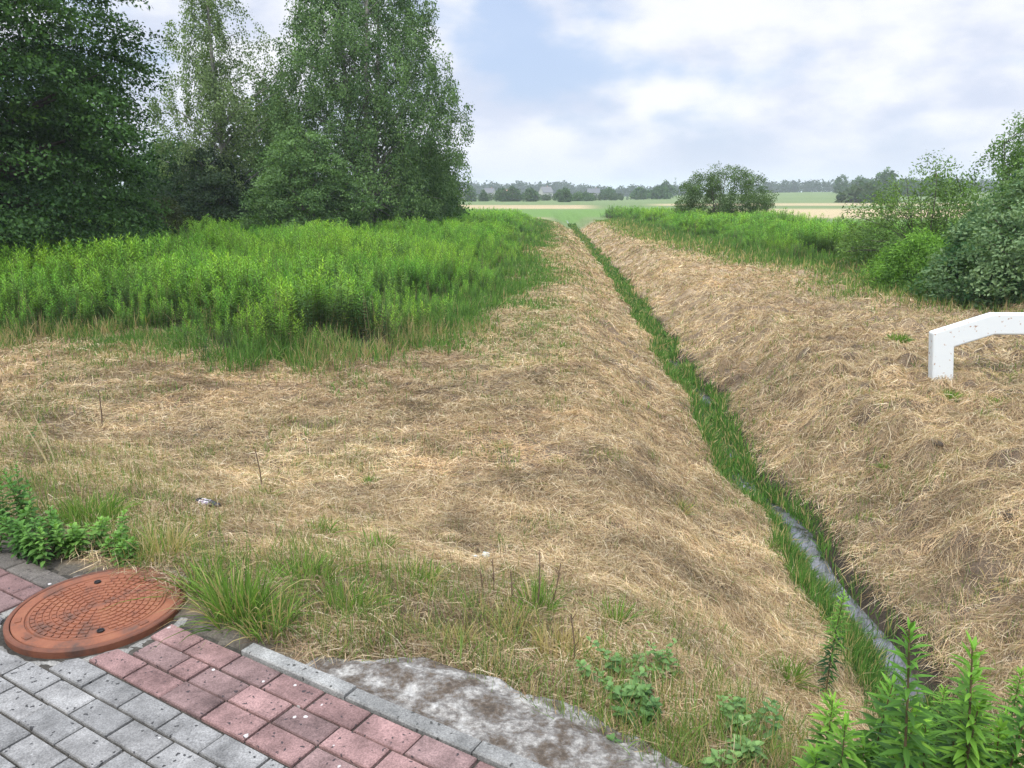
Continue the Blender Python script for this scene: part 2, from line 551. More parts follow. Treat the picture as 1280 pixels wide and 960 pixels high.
def build_cover():
    root = tag(empty('manhole_cover', (MH[0], MH[1], 0), R(29)), 'round rust-orange manhole cover with ribbed tread set in the paving', 'manhole cover')
    m, nt, b, out = new_mat('rusted_cast_iron')
    tc = N(nt, 'ShaderNodeTexCoord')
    n1 = N(nt, 'ShaderNodeTexNoise', i_Scale=7., i_Detail=8., i_Roughness=.7); nt.links.new(tc.outputs['Object'], n1.inputs['Vector'])
    cr = N(nt, 'ShaderNodeValToRGB'); e = cr.color_ramp.elements
    e[0].position = .34; e[0].color = (.085, .045, .03, 1); e[1].position = .70; e[1].color = (.265, .106, .05, 1)
    x = cr.color_ramp.elements.new(.5); x.color = (.215, .073, .034, 1)
    nt.links.new(n1.outputs['Fac'], cr.inputs[0])
    at = N(nt, 'ShaderNodeAttribute', attribute_name='col')
    mu = N(nt, 'ShaderNodeMix', data_type='RGBA', blend_type='MULTIPLY'); mu.inputs[0].default_value = 1
    nt.links.new(cr.outputs[0], mu.inputs[6]); nt.links.new(at.outputs['Color'], mu.inputs[7])
    nt.links.new(mu.outputs[2], b.inputs['Base Color']); b.inputs['Roughness'].default_value = .72
    n2 = N(nt, 'ShaderNodeTexNoise', i_Scale=150., i_Detail=3.); nt.links.new(tc.outputs['Object'], n2.inputs['Vector'])
    bp = N(nt, 'ShaderNodeBump', i_Strength=.3, i_Distance=.004); nt.links.new(n2.outputs['Fac'], bp.inputs['Height']); nt.links.new(bp.outputs[0], b.inputs['Normal'])
    Z = .017

    def lathe(prof, n=96):
        a = np.linspace(0, 2 * np.pi, n, endpoint=False)
        V = np.array([[r * math.cos(t), r * math.sin(t), z] for r, z in prof for t in a])
        k = len(prof); i, j = np.meshgrid(np.arange(k - 1), np.arange(n), indexing='ij')
        return V, np.stack([i * n + j, i * n + (j + 1) % n, (i + 1) * n + (j + 1) % n, (i + 1) * n + j], -1).reshape(-1, 4)
    A = Acc()
    V, F = lathe([(.001, Z - .004), (.236, Z - .004), (.238, Z - .001), (.246, Z - .001), (.249, Z - .006), (.252, Z - .006), (.255, Z), (.296, Z), (.299, Z - .003), (.299, Z - .03)])
    A.add(V, F)
    # tread blocks in rings; brick pattern, radial in the sectors towards the two holes
    r0, dr, q = .022, .0242, 0
    while r0 < .225:
        n = max(6, int(round(2 * math.pi * (r0 + dr / 2) / .031)))
        for t in range(n):
            t0 = (t + .5 * (q % 2)) * 2 * math.pi / n; dt = 2 * math.pi / n
            g0 = .0035 / (r0 + dr / 2)
            tt = np.linspace(t0 + g0, t0 + dt - g0, 3)
            mid = (t0 + dt / 2) % (2 * math.pi)
            if r0 > .19 and min(abs(mid - math.pi / 2), abs(mid - 1.5 * math.pi)) < .16: continue
            P = [(r, z, th) for z, e_ in ((Z + .0005, .0012), (Z - .004, 0)) for r, ths in ((r0 + .0035 + e_, tt), (r0 + dr - .0035 - e_, tt[::-1])) for th in ths]
            V = np.array([[r * math.cos(th), r * math.sin(th), z] for r, z, th in P])
            k = np.arange(6); k2 = (k + 1) % 6
            A.add(V, [np.arange(6)[None, :][:, ::1], np.stack([k, k2, 6 + k2, 6 + k], 1)])
        r0 += dr; q += 1
    # raised lugs on the flat rim
    for t0 in (R(173), R(206), R(298), R(352), R(22)):
        tt = np.linspace(t0, t0 + R(7), 4)
        P = [(r, z, th) for z, e_ in ((Z + .003, .001), (Z - .001, 0)) for r, ths in ((.264 + e_, tt), (.286 - e_, tt[::-1])) for th in ths]
        V = np.array([[r * math.cos(th), r * math.sin(th), z] for r, z, th in P])
        k = np.arange(8); k2 = (k + 1) % 8
        A.add(V, [np.arange(8)[None, :], np.stack([k, k2, 8 + k2, 8 + k], 1)], (.85, .85, .85))
    A.build('cover_plate', m, root)
    Fm = Acc(); V, F = lathe([(.302, Z - .03), (.302, Z - .002), (.304, Z), (.318, Z - .001), (.322, Z - .005), (.324, -.11)])
    Fm.add(V, F, (.62, .60, .60)); Fm.build('frame_ring', m, root, smooth=False)
    dark = bpy.data.materials.new('dark_recess'); dark.use_nodes = True
    dark.node_tree.nodes['Principled BSDF'].inputs['Base Color'].default_value = (.012, .01, .01, 1)
    for sy in (-1, 1):
        V, F = lathe([(.0005, Z - .002), (.009, Z - .002), (.0105, Z + .0022), (.013, Z + .0026), (.0135, Z - .003)], 20)
        V = V + [0, sy * .212, 0]
        mesh('lifting_hole', V, F, dark, root)
    # crumbled mortar bed around the frame: broken lumps of concrete
    c = Acc()
    a = np.linspace(0, 2 * np.pi, 140, endpoint=False)
    rr = np.array([.33, .345, .37, .395, .415])
    V = []
    for q, r in enumerate(rr):
        rw = r + (.022 * (fbm(np.cos(a) * 5, np.sin(a) * 5, 5) - .5) * 2 * (q > 0))
        z = np.array([-.014, .003, .0, -.004, -.03])[q] + .014 * (fbm(np.cos(a) * 9 * r * 6, np.sin(a) * 9 * r * 6, 6, 3) - .5)
        V.append(np.stack([MH[0] + rw * np.cos(a), MH[1] + rw * np.sin(a), z - .012], 1))
    V = np.concatenate(V); n = len(a)
    i, j = np.meshgrid(np.arange(len(rr) - 1), np.arange(n), indexing='ij')
    F = np.stack([i * n + j, i * n + (j + 1) % n, (i + 1) * n + (j + 1) % n, (i + 1) * n + j], -1).reshape(-1, 4)
    c.add(V, F, (.22, .215, .195))
    tag(c.build('mortar_collar', M_KERB, None, True), 'pale crumbling mortar ring around the rusty manhole frame', 'mortar')


build_cover()


def build_slab():
    """broken concrete apron lying along the outside of the kerb"""
    m, nt, b, out = new_mat('weathered_concrete')
    tc = N(nt, 'ShaderNodeTexCoord')
    n1 = N(nt, 'ShaderNodeTexNoise', i_Scale=9., i_Detail=12., i_Roughness=.78)
    nt.links.new(tc.outputs['Object'], n1.inputs['Vector'])
    cr = N(nt, 'ShaderNodeValToRGB'); cr.color_ramp.elements[0].position = .36; cr.color_ramp.elements[0].color = (.06, .048, .036, 1)
    cr.color_ramp.elements[1].position = .66; cr.color_ramp.elements[1].color = (.60, .59, .56, 1)
    for p, c in ((.43, (.11, .082, .056, 1)), (.50, (.19, .175, .155, 1)), (.57, (.37, .355, .32, 1))):
        x = cr.color_ramp.elements.new(p); x.color = c
    nt.links.new(n1.outputs['Fac'], cr.inputs[0])
    n2 = N(nt, 'ShaderNodeTexNoise', i_Scale=60., i_Detail=5.); nt.links.new(tc.outputs['Object'], n2.inputs['Vector'])
    mr = N(nt, 'ShaderNodeMapRange'); mr.inputs[1].default_value = .3; mr.inputs[2].default_value = .7; mr.inputs[3].default_value = .7; mr.inputs[4].default_value = 1.25
    nt.links.new(n2.outputs['Fac'], mr.inputs[0])
    mu = N(nt, 'ShaderNodeMix', data_type='RGBA', blend_type='MULTIPLY'); mu.inputs[0].default_value = 1
    nt.links.new(cr.outputs[0], mu.inputs[6]); nt.links.new(mr.outputs[0], mu.inputs[7])
    nt.links.new(mu.outputs[2], b.inputs['Base Color']); b.inputs['Roughness'].default_value = .92
    ad = N(nt, 'ShaderNodeMath', operation='MULTIPLY_ADD'); ad.inputs[1].default_value = .35
    nt.links.new(n2.outputs['Fac'], ad.inputs[0]); nt.links.new(n1.outputs['Fac'], ad.inputs[2])
    bp = N(nt, 'ShaderNodeBump', i_Strength=.8, i_Distance=.03); nt.links.new(ad.outputs[0], bp.inputs['Height']); nt.links.new(bp.outputs[0], b.inputs['Normal'])
    s_of = lambda p: float(KT @ p); d_of = lambda p: float(KN @ p)
    up = [(408, 822), (450, 820), (520, 822), (580, 834), (640, 851), (700, 872), (760, 900), (820, 930), (880, 961)]
    pts = [on_plane(px, py, -.03) for px, py in up]
    S = [s_of(p) for p in pts] + [s_of(pts[-1]) + .35, s_of(pts[-1]) + 1.0]
    D = [d_of(p) for p in pts] + [d_of(pts[-1]) + .06, d_of(pts[-1]) + .10]
    s = np.arange(S[0] - .02, S[-1], .012); t = np.linspace(0, 1, 40)
    SS, TT = np.meshgrid(s, t, indexing='ij')
    edge = np.interp(s, S, D) + .07 * (fbm(s * 7, s * 0, 15, 4) - .5)
    edge = np.maximum(edge, D_KERB1 + .03)
    DD = (D_KERB1 + .004) + TT * (edge[:, None] - D_KERB1 - .004)
    X = SS * KT[0] + DD * KN[0]; Y = SS * KT[1] + DD * KN[1]
    Z = -.012 - .07 * (DD - D_KERB1) - .015 * sst(.5, 1, TT) + .035 * (fbm(X * 5, Y * 5, 25, 4) - .5) * sst(0, .15, TT) + .016 * (fbm(X * 22, Y * 22, 26, 3) - .5)
    Z = Z + .008 * np.sin(np.pi * np.clip(TT, 0, 1)) * sst(0, .25, DD - D_KERB1)
    V = np.stack([X, Y, Z], -1)
    low = V[:, -1, :].copy(); low[:, 2] -= .3
    low2 = V[:, 0, :].copy(); low2[:, 2] -= .3
    V = np.concatenate([low2[:, None], V, low[:, None]], 1); n = V.shape[1]
    i, j = np.meshgrid(np.arange(len(s) - 1), np.arange(n - 1), indexing='ij')
    F = np.stack([i * n + j, (i + 1) * n + j, (i + 1) * n + j + 1, i * n + j + 1], -1).reshape(-1, 4)
    ends = [np.arange(n)[None, :], ((len(s) - 1) * n + np.arange(n))[None, ::-1]]
    tag(mesh('concrete_slab', V.reshape(-1, 3), [F] + ends, m, None, None, True),
        'broken weathered concrete slab wedged along the outside of the kerb', 'concrete slab')
    return S, D


SLAB_S, SLAB_D = build_slab()


def on_slab(x, y):
    s = KT[0] * x + KT[1] * y; d = dist_k(x, y)
    return (s > SLAB_S[0]) & (d < np.interp(s, SLAB_S, SLAB_D) - .11 * fbm(x * 7, y * 7, 17, 2))


# ------------------------------------------------------------------ mown straw
def frustum_points(n, y0=1.9, y1=62., pad=1.4, k=.76):
    y = np.exp(rng.uniform(math.log(y0), math.log(y1), n))
    x = rng.uniform(-1, 1, n) * (k * y + pad)
    return x, y


def build_straw():
    x, y = frustum_points(1250000)
    ok = mown(x, y) & ~on_slab(x, y) & (np.abs(x - ditch_x(y)) > .24)
    n3 = fbm(x * 6, y * 6, 51, 2); n1 = fbm(x * 1.3, y * 1.3, 31, 4)
    dens = np.clip(.26 + .9 * sst(.33, .54, n3 * .6 + n1 * .4), .42, 1)
    d = dist_k(x, y)
    dens = dens * (.45 + .55 * sst(1.8, 2.6, d))
    ok &= rng.random(len(x)) < dens
    x, y, n1, n3, d = x[ok], y[ok], n1[ok], n3[ok], d[ok]
    n = len(x)
    L = (.03 + .11 * rng.random(n) ** 1.6) * (1 + y / 32)
    comb = 2.4 + 1.6 * (fbm(x * .5, y * .5, 77) - .5) * 2
    a = np.where(rng.random(n) < .14, comb + rng.normal(0, .6, n), rng.uniform(0, 2 * np.pi, n))
    dx, dy = np.cos(a) * L, np.sin(a) * L
    lift = (rng.gamma(1.5, .008, n) + .045 * sst(.45, .62, n3) * rng.random(n)) * (1 + y / 60)
    lift2 = (np.abs(rng.normal(0, .016, n)) + .04 * sst(.45, .62, n3) * rng.random(n)) * (1 + y / 40)
    up = rng.random(n) < .07                       # stubble and stray ends that stand up
    sx = np.where(up, .35, 1.0)
    h2 = np.where(up, rng.uniform(.05, .14, n), lift2)
    P = np.stack([x, y, H(x, y) + lift], 1)
    T = np.stack([x + dx * sx, y + dy * sx, H(x + dx * sx, y + dy * sx) + h2], 1)
    Mi = (P + T) / 2; Mi[:, 2] = np.maximum(Mi[:, 2], H(Mi[:, 0], Mi[:, 1]) + .004) + rng.uniform(0, .10, n) * L
    Mi[:, :2] += rng.normal(0, .12, (n, 2)) * L[:, None]
    w = rng.uniform(.0016, .0036, n) * np.clip(y / 5.5, .8, 9)
    V, F = blades(P, Mi, T, w)
    pal = np.array([(.52, .415, .265), (.46, .34, .205), (.38, .265, .165), (.62, .53, .38), (.17, .115, .075), (.24, .24, .10)])
    pr = np.stack([.26 + .2 * n1, .24 + 0 * n1, .20 + .15 * (1 - n1), 0.10 + .15 * n3, .20 + 0 * n1, .06 + .10 * sst(.55, .7, fbm(x * .7, y * .7, 131))], 1)
    rb = np.exp(-((x - ditch_x(y) + 2.6) / .6) ** 2) * sst(8, 13, y)
    pr[:, 5] += .35 * rb * sst(.3, .6, fbm(x * .9, y * .5, 61))
    cs = np.cumsum(pr / pr.sum(1, keepdims=True), 1)
    ci = np.minimum((rng.random(n)[:, None] > cs).sum(1), 5)
    patch = fbm(x * .45, y * .45, 137, 3); mat_ = fbm(x * 3.1, y * 4.2, 149, 3)
    C = pal[ci] * (1 + rng.normal(0, .10, (n, 1))) * (1.06 + .3 * (patch[:, None] - .5) * 2 + .8 * (mat_[:, None] - .5) * 2)
    sw = fbm(x * .35 + .8 * y * .35, y * 2.1 - x * .5, 157, 2)[:, None]
    C = C * (1 - .38 * sst(.56, .68, sw) * (x[:, None] < 1.5) * sst(11, 9, y)[:, None])
    pink = sst(.5, .7, fbm(x * .6 + 5, y * .6, 139))[:, None]
    C = C * (1 - pink) + C * np.array([.98, .93, .90]) * pink
    # matted clumps that the mower dropped: straws that share a heading and stand a little proud
    cx_, cy0 = frustum_points(15000, 2.2, 48)
    okc = mown(cx_, cy0) & ~on_slab(cx_, cy0) & (np.abs(cx_ - ditch_x(cy0)) > .36) & (dist_k(cx_, cy0) > 2.0) & (rng.random(15000) < .25 + .75 * sst(.4, .6, fbm(cx_ * .8, cy0 * .8, 151, 2)))
    cx_, cy0 = cx_[okc], cy0[okc]; K = len(cx_); m = 34; ci_ = np.repeat(np.arange(K), m); sc = (1 + cy0 / 18)[ci_]
    px_ = cx_[ci_] + rng.normal(0, .055, K * m) * sc; py_ = cy0[ci_] + rng.normal(0, .035, K * m) * sc
    aa = rng.uniform(0, 6.28, K)[ci_] + rng.normal(0, .75, K * m); LL = rng.uniform(.05, .16, K * m) * (1 + cy0 / 34)[ci_]
    rr_ = np.hypot((px_ - cx_[ci_]) / .055, (py_ - cy0[ci_]) / .035) / sc
    hump = (rng.uniform(.02, .055, K)[ci_] * np.exp(-rr_ ** 2 / 3) + .006) * np.clip(sc, 1, 1.6)
    hl = hump * rng.random(K * m)
    ex, ey = px_ + np.cos(aa) * LL, py_ + np.sin(aa) * LL
    P2 = np.stack([px_, py_, H(px_, py_) + hl], 1); T2 = np.stack([ex, ey, H(ex, ey) + hl * rng.random(K * m) * .8], 1)
    M2 = (P2 + T2) / 2 + rng.normal(0, .10, (K * m, 3)) * LL[:, None] * [1, 1, .3]; M2[:, 2] += hump * .7
    V2, F2 = blades(P2, M2, T2, rng.uniform(.0018, .0038, K * m) * np.clip(cy0 / 5.5, .8, 9)[ci_])
    C2 = pal[rng.choice(6, K * m, p=[.30, .26, .18, .14, .08, .04])] * rng.uniform(.78, 1.18, K)[ci_][:, None] * (1 + rng.normal(0, .08, (K * m, 1)))
    F = np.concatenate([F, F2 + len(V)]); V = np.concatenate([V, V2]); C = np.concatenate([C, C2])
    o = mesh('mown_straw', V, F, M_STRAW, None, np.repeat(np.clip(C, .02, 1), 6, 0))
    tag(o, 'tan dry cut grass lying matted over the mown banks', 'straw', kind='stuff')


build_straw()


# ------------------------------------------------------------------ living grass
def grass_mesh(x, y, Hh, w, c, lean=.45, zb=None, bias=None, curl=.5):
    n = len(x)
    a = rng.uniform(0, 2 * np.pi, n)
    l = np.abs(rng.normal(0, lean, n)) * Hh
    ox, oy = np.cos(a) * l, np.sin(a) * l
    if bias is not None:
        ox = ox + bias[0] * Hh; oy = oy + bias[1] * Hh
    z = H(x, y) if zb is None else zb
    P = np.stack([x, y, z - .01], 1)
    T = np.stack([x + ox, y + oy, z + Hh * np.clip(1 - .35 * (np.hypot(ox, oy) / Hh) ** 2, .25, 1)], 1)
    Mi = P + (T - P) * .55; Mi[:, 2] += .16 * Hh * curl * 2 * (np.hypot(ox, oy) / Hh).clip(0, 1)
    V, F = blades(P, Mi, T, w, tip=.05)
    return V, F, np.repeat(c, 6, 0)


def greens(n, lo=(.05, .105, .022), hi=(.13, .235, .045), dead=.0):
    c = pick(lo, hi, rng.random(n)) * (1 + rng.normal(0, .08, (n, 1)))
    k = rng.random(n) < dead
    c[k] = pick((.34, .27, .13), (.46, .38, .2), rng.random(k.sum()))
    return np.clip(c, .01, 1)


def build_grass():
    A = Acc()
    # sparse regrowth in the mown sward
    x, y = frustum_points(330000)
    y_all = y
    g = fbm(x * 1.1, y * 1.1, 201, 3); g2 = fbm(x * 3.1, y * 3.1, 211, 2)
    d = dist_k(x, y); u = x - ditch_x(y)
    s = KT[0] * x + KT[1] * y
    band = sst(1.68, 1.85, d) * sst(3.1, 2.3, d) * sst(.2, -.5, s)
    rib = np.exp(-((u + 2.5) / .6) ** 2) * sst(9, 13, y) * .8
    rim = sst(.62, .36, np.abs(u)) * .5
    pr = .08 * sst(.38, .6, g) + .9 * sst(.52, .64, g) * sst(.5, .62, g2) + .7 * sst(.68, .76, fbm(x * 2.2, y * 1.6, 231, 2)) + band * (.18 + 1.0 * sst(.42, .62, g2)) + 1.3 * rib * sst(.3, .55, g) + rim
    # the right hand verge below the shrubs is greener
    eR = polydist(x, y, EDGE_R); eL = polydist(x, y, EDGE_L)
    pr = pr + sst(4.0, .8, eR) * 1.3 * sst(.28, .5, g) * (y > 9) + sst(1.3, .2, eL) * .8 * sst(.35, .55, g)
    pr = pr + .5 * sst(4.4, 5.0, x) * sst(11, 8, y) * sst(.5, .62, g)
    ok = mown(x, y) & ~on_slab(x, y) & (np.abs(u) > .22) & (rng.random(len(x)) < np.clip(pr, 0, 1))
    x, y = x[ok], y[ok]; n = len(x)
    b = band[ok]; vR = (sst(3.6, 1., eR) * sst(8, 11, y_all))[ok]
    h = rng.uniform(.025, .10, n) * (1 + y / 45) * (1 + .9 * b * rng.random(n)) * (1 + 1.6 * vR)
    w = rng.uniform(.0022, .0045, n) * np.clip(y / 5, .8, 8) * (1 + .8 * vR)
    A.add(*_gm(grass_mesh(x, y, h, w, greens(n, (.07, .13, .034), (.19, .29, .075), .22))))
    o = A.build('grass', M_GRASS); tag(o, 'short green grass regrowing in patches through the cut straw', 'grass', kind='stuff')

    # lush grass in the ditch bottom
    A = Acc()
    n = 130000
    y = np.exp(rng.uniform(math.log(3.0), math.log(75), n))
    side = np.where(rng.random(n) < .62, -1, 1)
    u = side * np.abs(rng.normal(.125, .05, n) * (.7 + .75 * fbm(y * 1.9 + side * 11, y * 0, 341, 2))) - .03
    xc = ditch_x(y)
    cover = fbm(y * .42, y * 0 + side * 3.0, 301, 3)             # open water where it thins
    openw = np.maximum.reduce([np.exp(-((y - c) / w_) ** 2) for c, w_ in ((6.15, .85), (11.3, .45), (13.6, .3), (4.4, .3), (5.1, .25))])
    far_in = sst(13, 18, y)
    inner = np.abs(u - .03) < (.10 * openw + .03 * (1 - openw)) * (1 - far_in)
    thin = np.where(side > 0, .42 + .58 * sst(8, 14, y), 1.0)
    lump = fbm(y * 1.6 + side * 7, u * 4, 311, 2)
    ok = ~inner & (rng.random(n) < thin * (.12 + .9 * sst(.3, .5, cover)) * (.15 + sst(.32, .52, lump)))
    near_l = (side < 0) & (y < 5.35)
    u = np.where(near_l, rng.normal(-.17, .075, n), u); inner &= ~near_l
    inner |= near_l & (u > -.03)
    mid = rng.random(n) < .5                                     # sedge standing in the water away from the pools
    u = np.where(mid & (openw < .25), rng.uniform(-.2, .2, n), u)
    ok = ok | (mid & (openw < .18) & (rng.random(n) < .85 * sst(.34, .5, fbm(y * .9, y * 0 + 3, 331, 2))))
    x = xc + u; x, y, side, near_l = x[ok], y[ok], side[ok], near_l[ok]; n = len(x)
    h = rng.uniform(.04, .16, n) * (1 + y / 70) * (.6 + .8 * fbm(x * 1.7, y * 1.7, 321, 2)) * np.where(near_l, 1.15, 1.)
    w = rng.uniform(.004, .009, n) * np.clip(y / 6, .8, 7)
    V = grass_mesh(x, y, h, w, greens(n, (.035, .09, .022), (.13, .265, .055), .16), .5, bias=(-.25 * side * 0, .1))
    A.add(*_gm(V))
    o = A.build('ditch_grass', M_GRASS); tag(o, 'bright green sedge and grass lining the ditch bottom', 'grass', kind='stuff')

    # rank unmown fringe in front of both stands
    A = Acc()
    for E, m_, tall in ((EDGE_L, 60000, .34), (EDGE_R, 90000, .45)):
        E = np.array(E[1:] if E is EDGE_L else E)
        seg = np.hypot(*np.diff(E, axis=0).T) / np.maximum(E[:-1, 1], 8) ** .8
        k = rng.choice(len(seg), m_, p=seg / seg.sum()); t = rng.random(m_)
        Pm = E[k] + (E[k + 1] - E[k]) * t[:, None]
        off = rng.normal(.1, .5, m_) if E is EDGE_L else rng.normal(.5, .9, m_)
        tn = E[k + 1] - E[k]; tn /= np.linalg.norm(tn, axis=1)[:, None]
        nr = np.stack([tn[:, 1], -tn[:, 0]], 1)
        if tall > .43: nr = np.stack([tn[:, 1], -tn[:, 0]], 1) * -1
        Pm = Pm + nr * off[:, None]
        x, y = Pm[:, 0], Pm[:, 1]
        nn = fbm(x * .9, y * .9, 401, 3)
        ok = (rng.random(m_) < sst(.3, .55, nn)) & (y < 66)
        x, y, nn, off = x[ok], y[ok], nn[ok], off[ok]; n = len(x)
        h = rng.uniform(.18, tall, n) * (1.15 - .55 * np.clip(off, 0, 1.4))
        w = rng.uniform(.004, .008, n) * np.clip(y / 7, 1, 6)
        dead = fbm(x * .5, y * .5, 411, 2)
        c = greens(n, (.05, .11, .028), (.15, .28, .065), 0)
        k2 = rng.random(n) < .05 + .42 * sst(.58, .78, dead)
        c[k2] = pick((.27, .21, .11), (.44, .36, .2), rng.random(k2.sum()))
        A.add(*_gm(grass_mesh(x, y, h, w, c, .5)))
    o = A.build('rank_grass', M_GRASS); tag(o, 'rank green and straw-coloured grass fringing the tall weed stands', 'grass', kind='stuff')


def _gm(t): return t


build_grass()


# ------------------------------------------------------------------ goldenrod
def herb(h, nleaf, ll, lw, top=.25, bend=.08, lo=(.03, .075, .02), hi=(.10, .22, .035), first=.12, detail=False, stemc=(.10, .12, .04), fine=1.0, grad=1.0):
    """upright stalk clothed in lance leaves; returns two Accs (stem, leaves) rooted at the origin"""
    S, Lf = Acc(), Acc()
    a0 = rng.uniform(0, 2 * np.pi)
    t = np.linspace(0, 1, 6)
    ax = np.stack([np.cos(a0) * bend * h * t ** 2, np.sin(a0) * bend * h * t ** 2, h * t], 1)
    V, F = tube(ax, np.linspace(.0045, .0018, 6) * (h / .9 + .2), 5 if detail else 3)
    S.add(V, F, stemc)
    tl = first + (1 - first) * (np.arange(nleaf) + .5) / nleaf
    tl = tl ** .85
    ang = np.arange(nleaf) * 2.39996 + rng.normal(0, .25, nleaf)
    P = np.stack([np.interp(tl, t, ax[:, k]) for k in range(3)], 1)
    size = np.clip(np.sin(np.pi * np.clip(tl * .72 + .12, 0, 1)) ** .7, .3, 1) * rng.uniform(.8, 1.15, nleaf)
    elev = np.interp(tl, [0, .5, .85, 1], [-.25, .1, .4, 1.0]) + rng.normal(0, .15, nleaf)
    D = np.stack([np.cos(ang) * np.cos(elev), np.sin(ang) * np.cos(elev), np.sin(elev)], 1)
    Nn = np.stack([-np.cos(ang) * np.sin(elev), -np.sin(ang) * np.sin(elev), np.cos(elev)], 1) + rng.normal(0, .2, (nleaf, 3))
    L, W = ll * size, lw * size * fine
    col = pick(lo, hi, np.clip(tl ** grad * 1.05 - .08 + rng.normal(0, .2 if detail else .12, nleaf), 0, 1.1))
    if not detail:
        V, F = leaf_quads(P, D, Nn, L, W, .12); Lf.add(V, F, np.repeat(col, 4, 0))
    else:
        Dn = D; Sd = np.cross(Dn, Nn); Sd /= np.linalg.norm(Sd, axis=1)[:, None]
        U = np.cross(Sd, Dn)
        prof = [(0, .08), (.25, .8), (.5, 1.), (.75, .62), (1., .03)]
        droop = rng.uniform(.10, .32, nleaf)
        rows = []
        for q, wq in prof:
            cpt = P + Dn * (L * q)[:, None] - np.array([0, 0, 1.]) * (droop * L * q * q)[:, None]
            hw = (W * wq * .5)[:, None]
            rows += [cpt - Sd * hw + U * hw * .35, cpt, cpt + Sd * hw + U * hw * .35]
        V = np.stack(rows, 1).reshape(-1, 3)
        k = np.arange(nleaf)[:, None] * 15
        F = np.concatenate([k + np.array([3 * r + s_, 3 * r + s_ + 1, 3 * r + s_ + 4, 3 * r + s_ + 3]) for r in range(4) for s_ in (0, 1)], 0)
        Lf.add(V, F, np.repeat(col, 15, 0))
    return S, Lf


def proto(kind, q):
    if kind == 'goldenrod':
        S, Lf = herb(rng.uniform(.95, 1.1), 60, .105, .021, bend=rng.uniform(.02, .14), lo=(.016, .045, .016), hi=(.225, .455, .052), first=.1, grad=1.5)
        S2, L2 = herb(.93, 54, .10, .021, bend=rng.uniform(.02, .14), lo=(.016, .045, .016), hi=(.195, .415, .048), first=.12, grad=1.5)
        off = rng.uniform(-.10, .10, 3); off[2] = 0
        for a in (S2, L2): a.V = [v + off for v in a.V]
        A = Acc()
        mulc = [(1, 1, 1), (.86, .95, .9), (1.08, 1.0, .9), (.72, .84, .85), (.95, .92, 1.0), (1.2, 1.06, .9), (1, 1, 1), (1, 1, 1)][q]
        Lf.C = [c * mulc for c in Lf.C]; L2.C = [c * mulc for c in L2.C]
        if q == 6:                          # dull blue-green companion
            Lf.C = [c * [.8, .72, 1.15] for c in Lf.C]; L2.C = [c * [.8, .75, 1.1] for c in L2.C]
        if q == 7:                          # last year's dead stems
            Lf.C = [np.broadcast_to([.20, .155, .085], c.shape) for c in Lf.C]; L2.F = {}; L2.C = []; L2.V = []
            Lf.V = [v[:60] for v in Lf.V]; Lf.C = [c[:60] for c in Lf.C]; Lf.F = {k: [f[0][:15]] for k, f in Lf.F.items()}
            S.C = [np.broadcast_to([.22, .17, .10], c.shape) for c in S.C]; S2.C = [np.broadcast_to([.25, .19, .11], c.shape) for c in S2.C]
        for a in (S, Lf, S2, L2):
            if not a.V: continue
            A.add(np.concatenate(a.V), [np.concatenate(f) for f in a.F.values()], np.concatenate(a.C))
    return A.build('stand_plant', M_HERB, link=False)


PROTO = bpy.data.collections.new('stand_plants')
for q in range(8):
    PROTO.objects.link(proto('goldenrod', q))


def scatter_group():
    g = bpy.data.node_groups.new('scatter', 'GeometryNodeTree')
    g.interface.new_socket('Geometry', in_out='INPUT', socket_type='NodeSocketGeometry')
    g.interface.new_socket('Geometry', in_out='OUTPUT', socket_type='NodeSocketGeometry')
    gi, go = g.nodes.new('NodeGroupInput'), g.nodes.new('NodeGroupOutput')
    ci = g.nodes.new('GeometryNodeCollectionInfo'); ci.inputs['Collection'].default_value = PROTO
    ci.inputs['Separate Children'].default_value = True; ci.inputs['Reset Children'].default_value = True
    ip = g.nodes.new('GeometryNodeInstanceOnPoints'); ip.inputs['Pick Instance'].default_value = True

    def na(name, t):
        n = g.nodes.new('GeometryNodeInputNamedAttribute'); n.data_type = t; n.inputs['Name'].default_value = name
        return n.outputs['Attribute']
    g.links.new(gi.outputs[0], ip.inputs['Points']); g.links.new(ci.outputs[0], ip.inputs['Instance'])
    g.links.new(na('pick', 'INT'), ip.inputs['Instance Index'])
    g.links.new(na('rot', 'FLOAT_VECTOR'), ip.inputs['Rotation']); g.links.new(na('scl', 'FLOAT_VECTOR'), ip.inputs['Scale'])
    g.links.new(ip.outputs[0], go.inputs[0])
    return g


SCATTER = scatter_group()


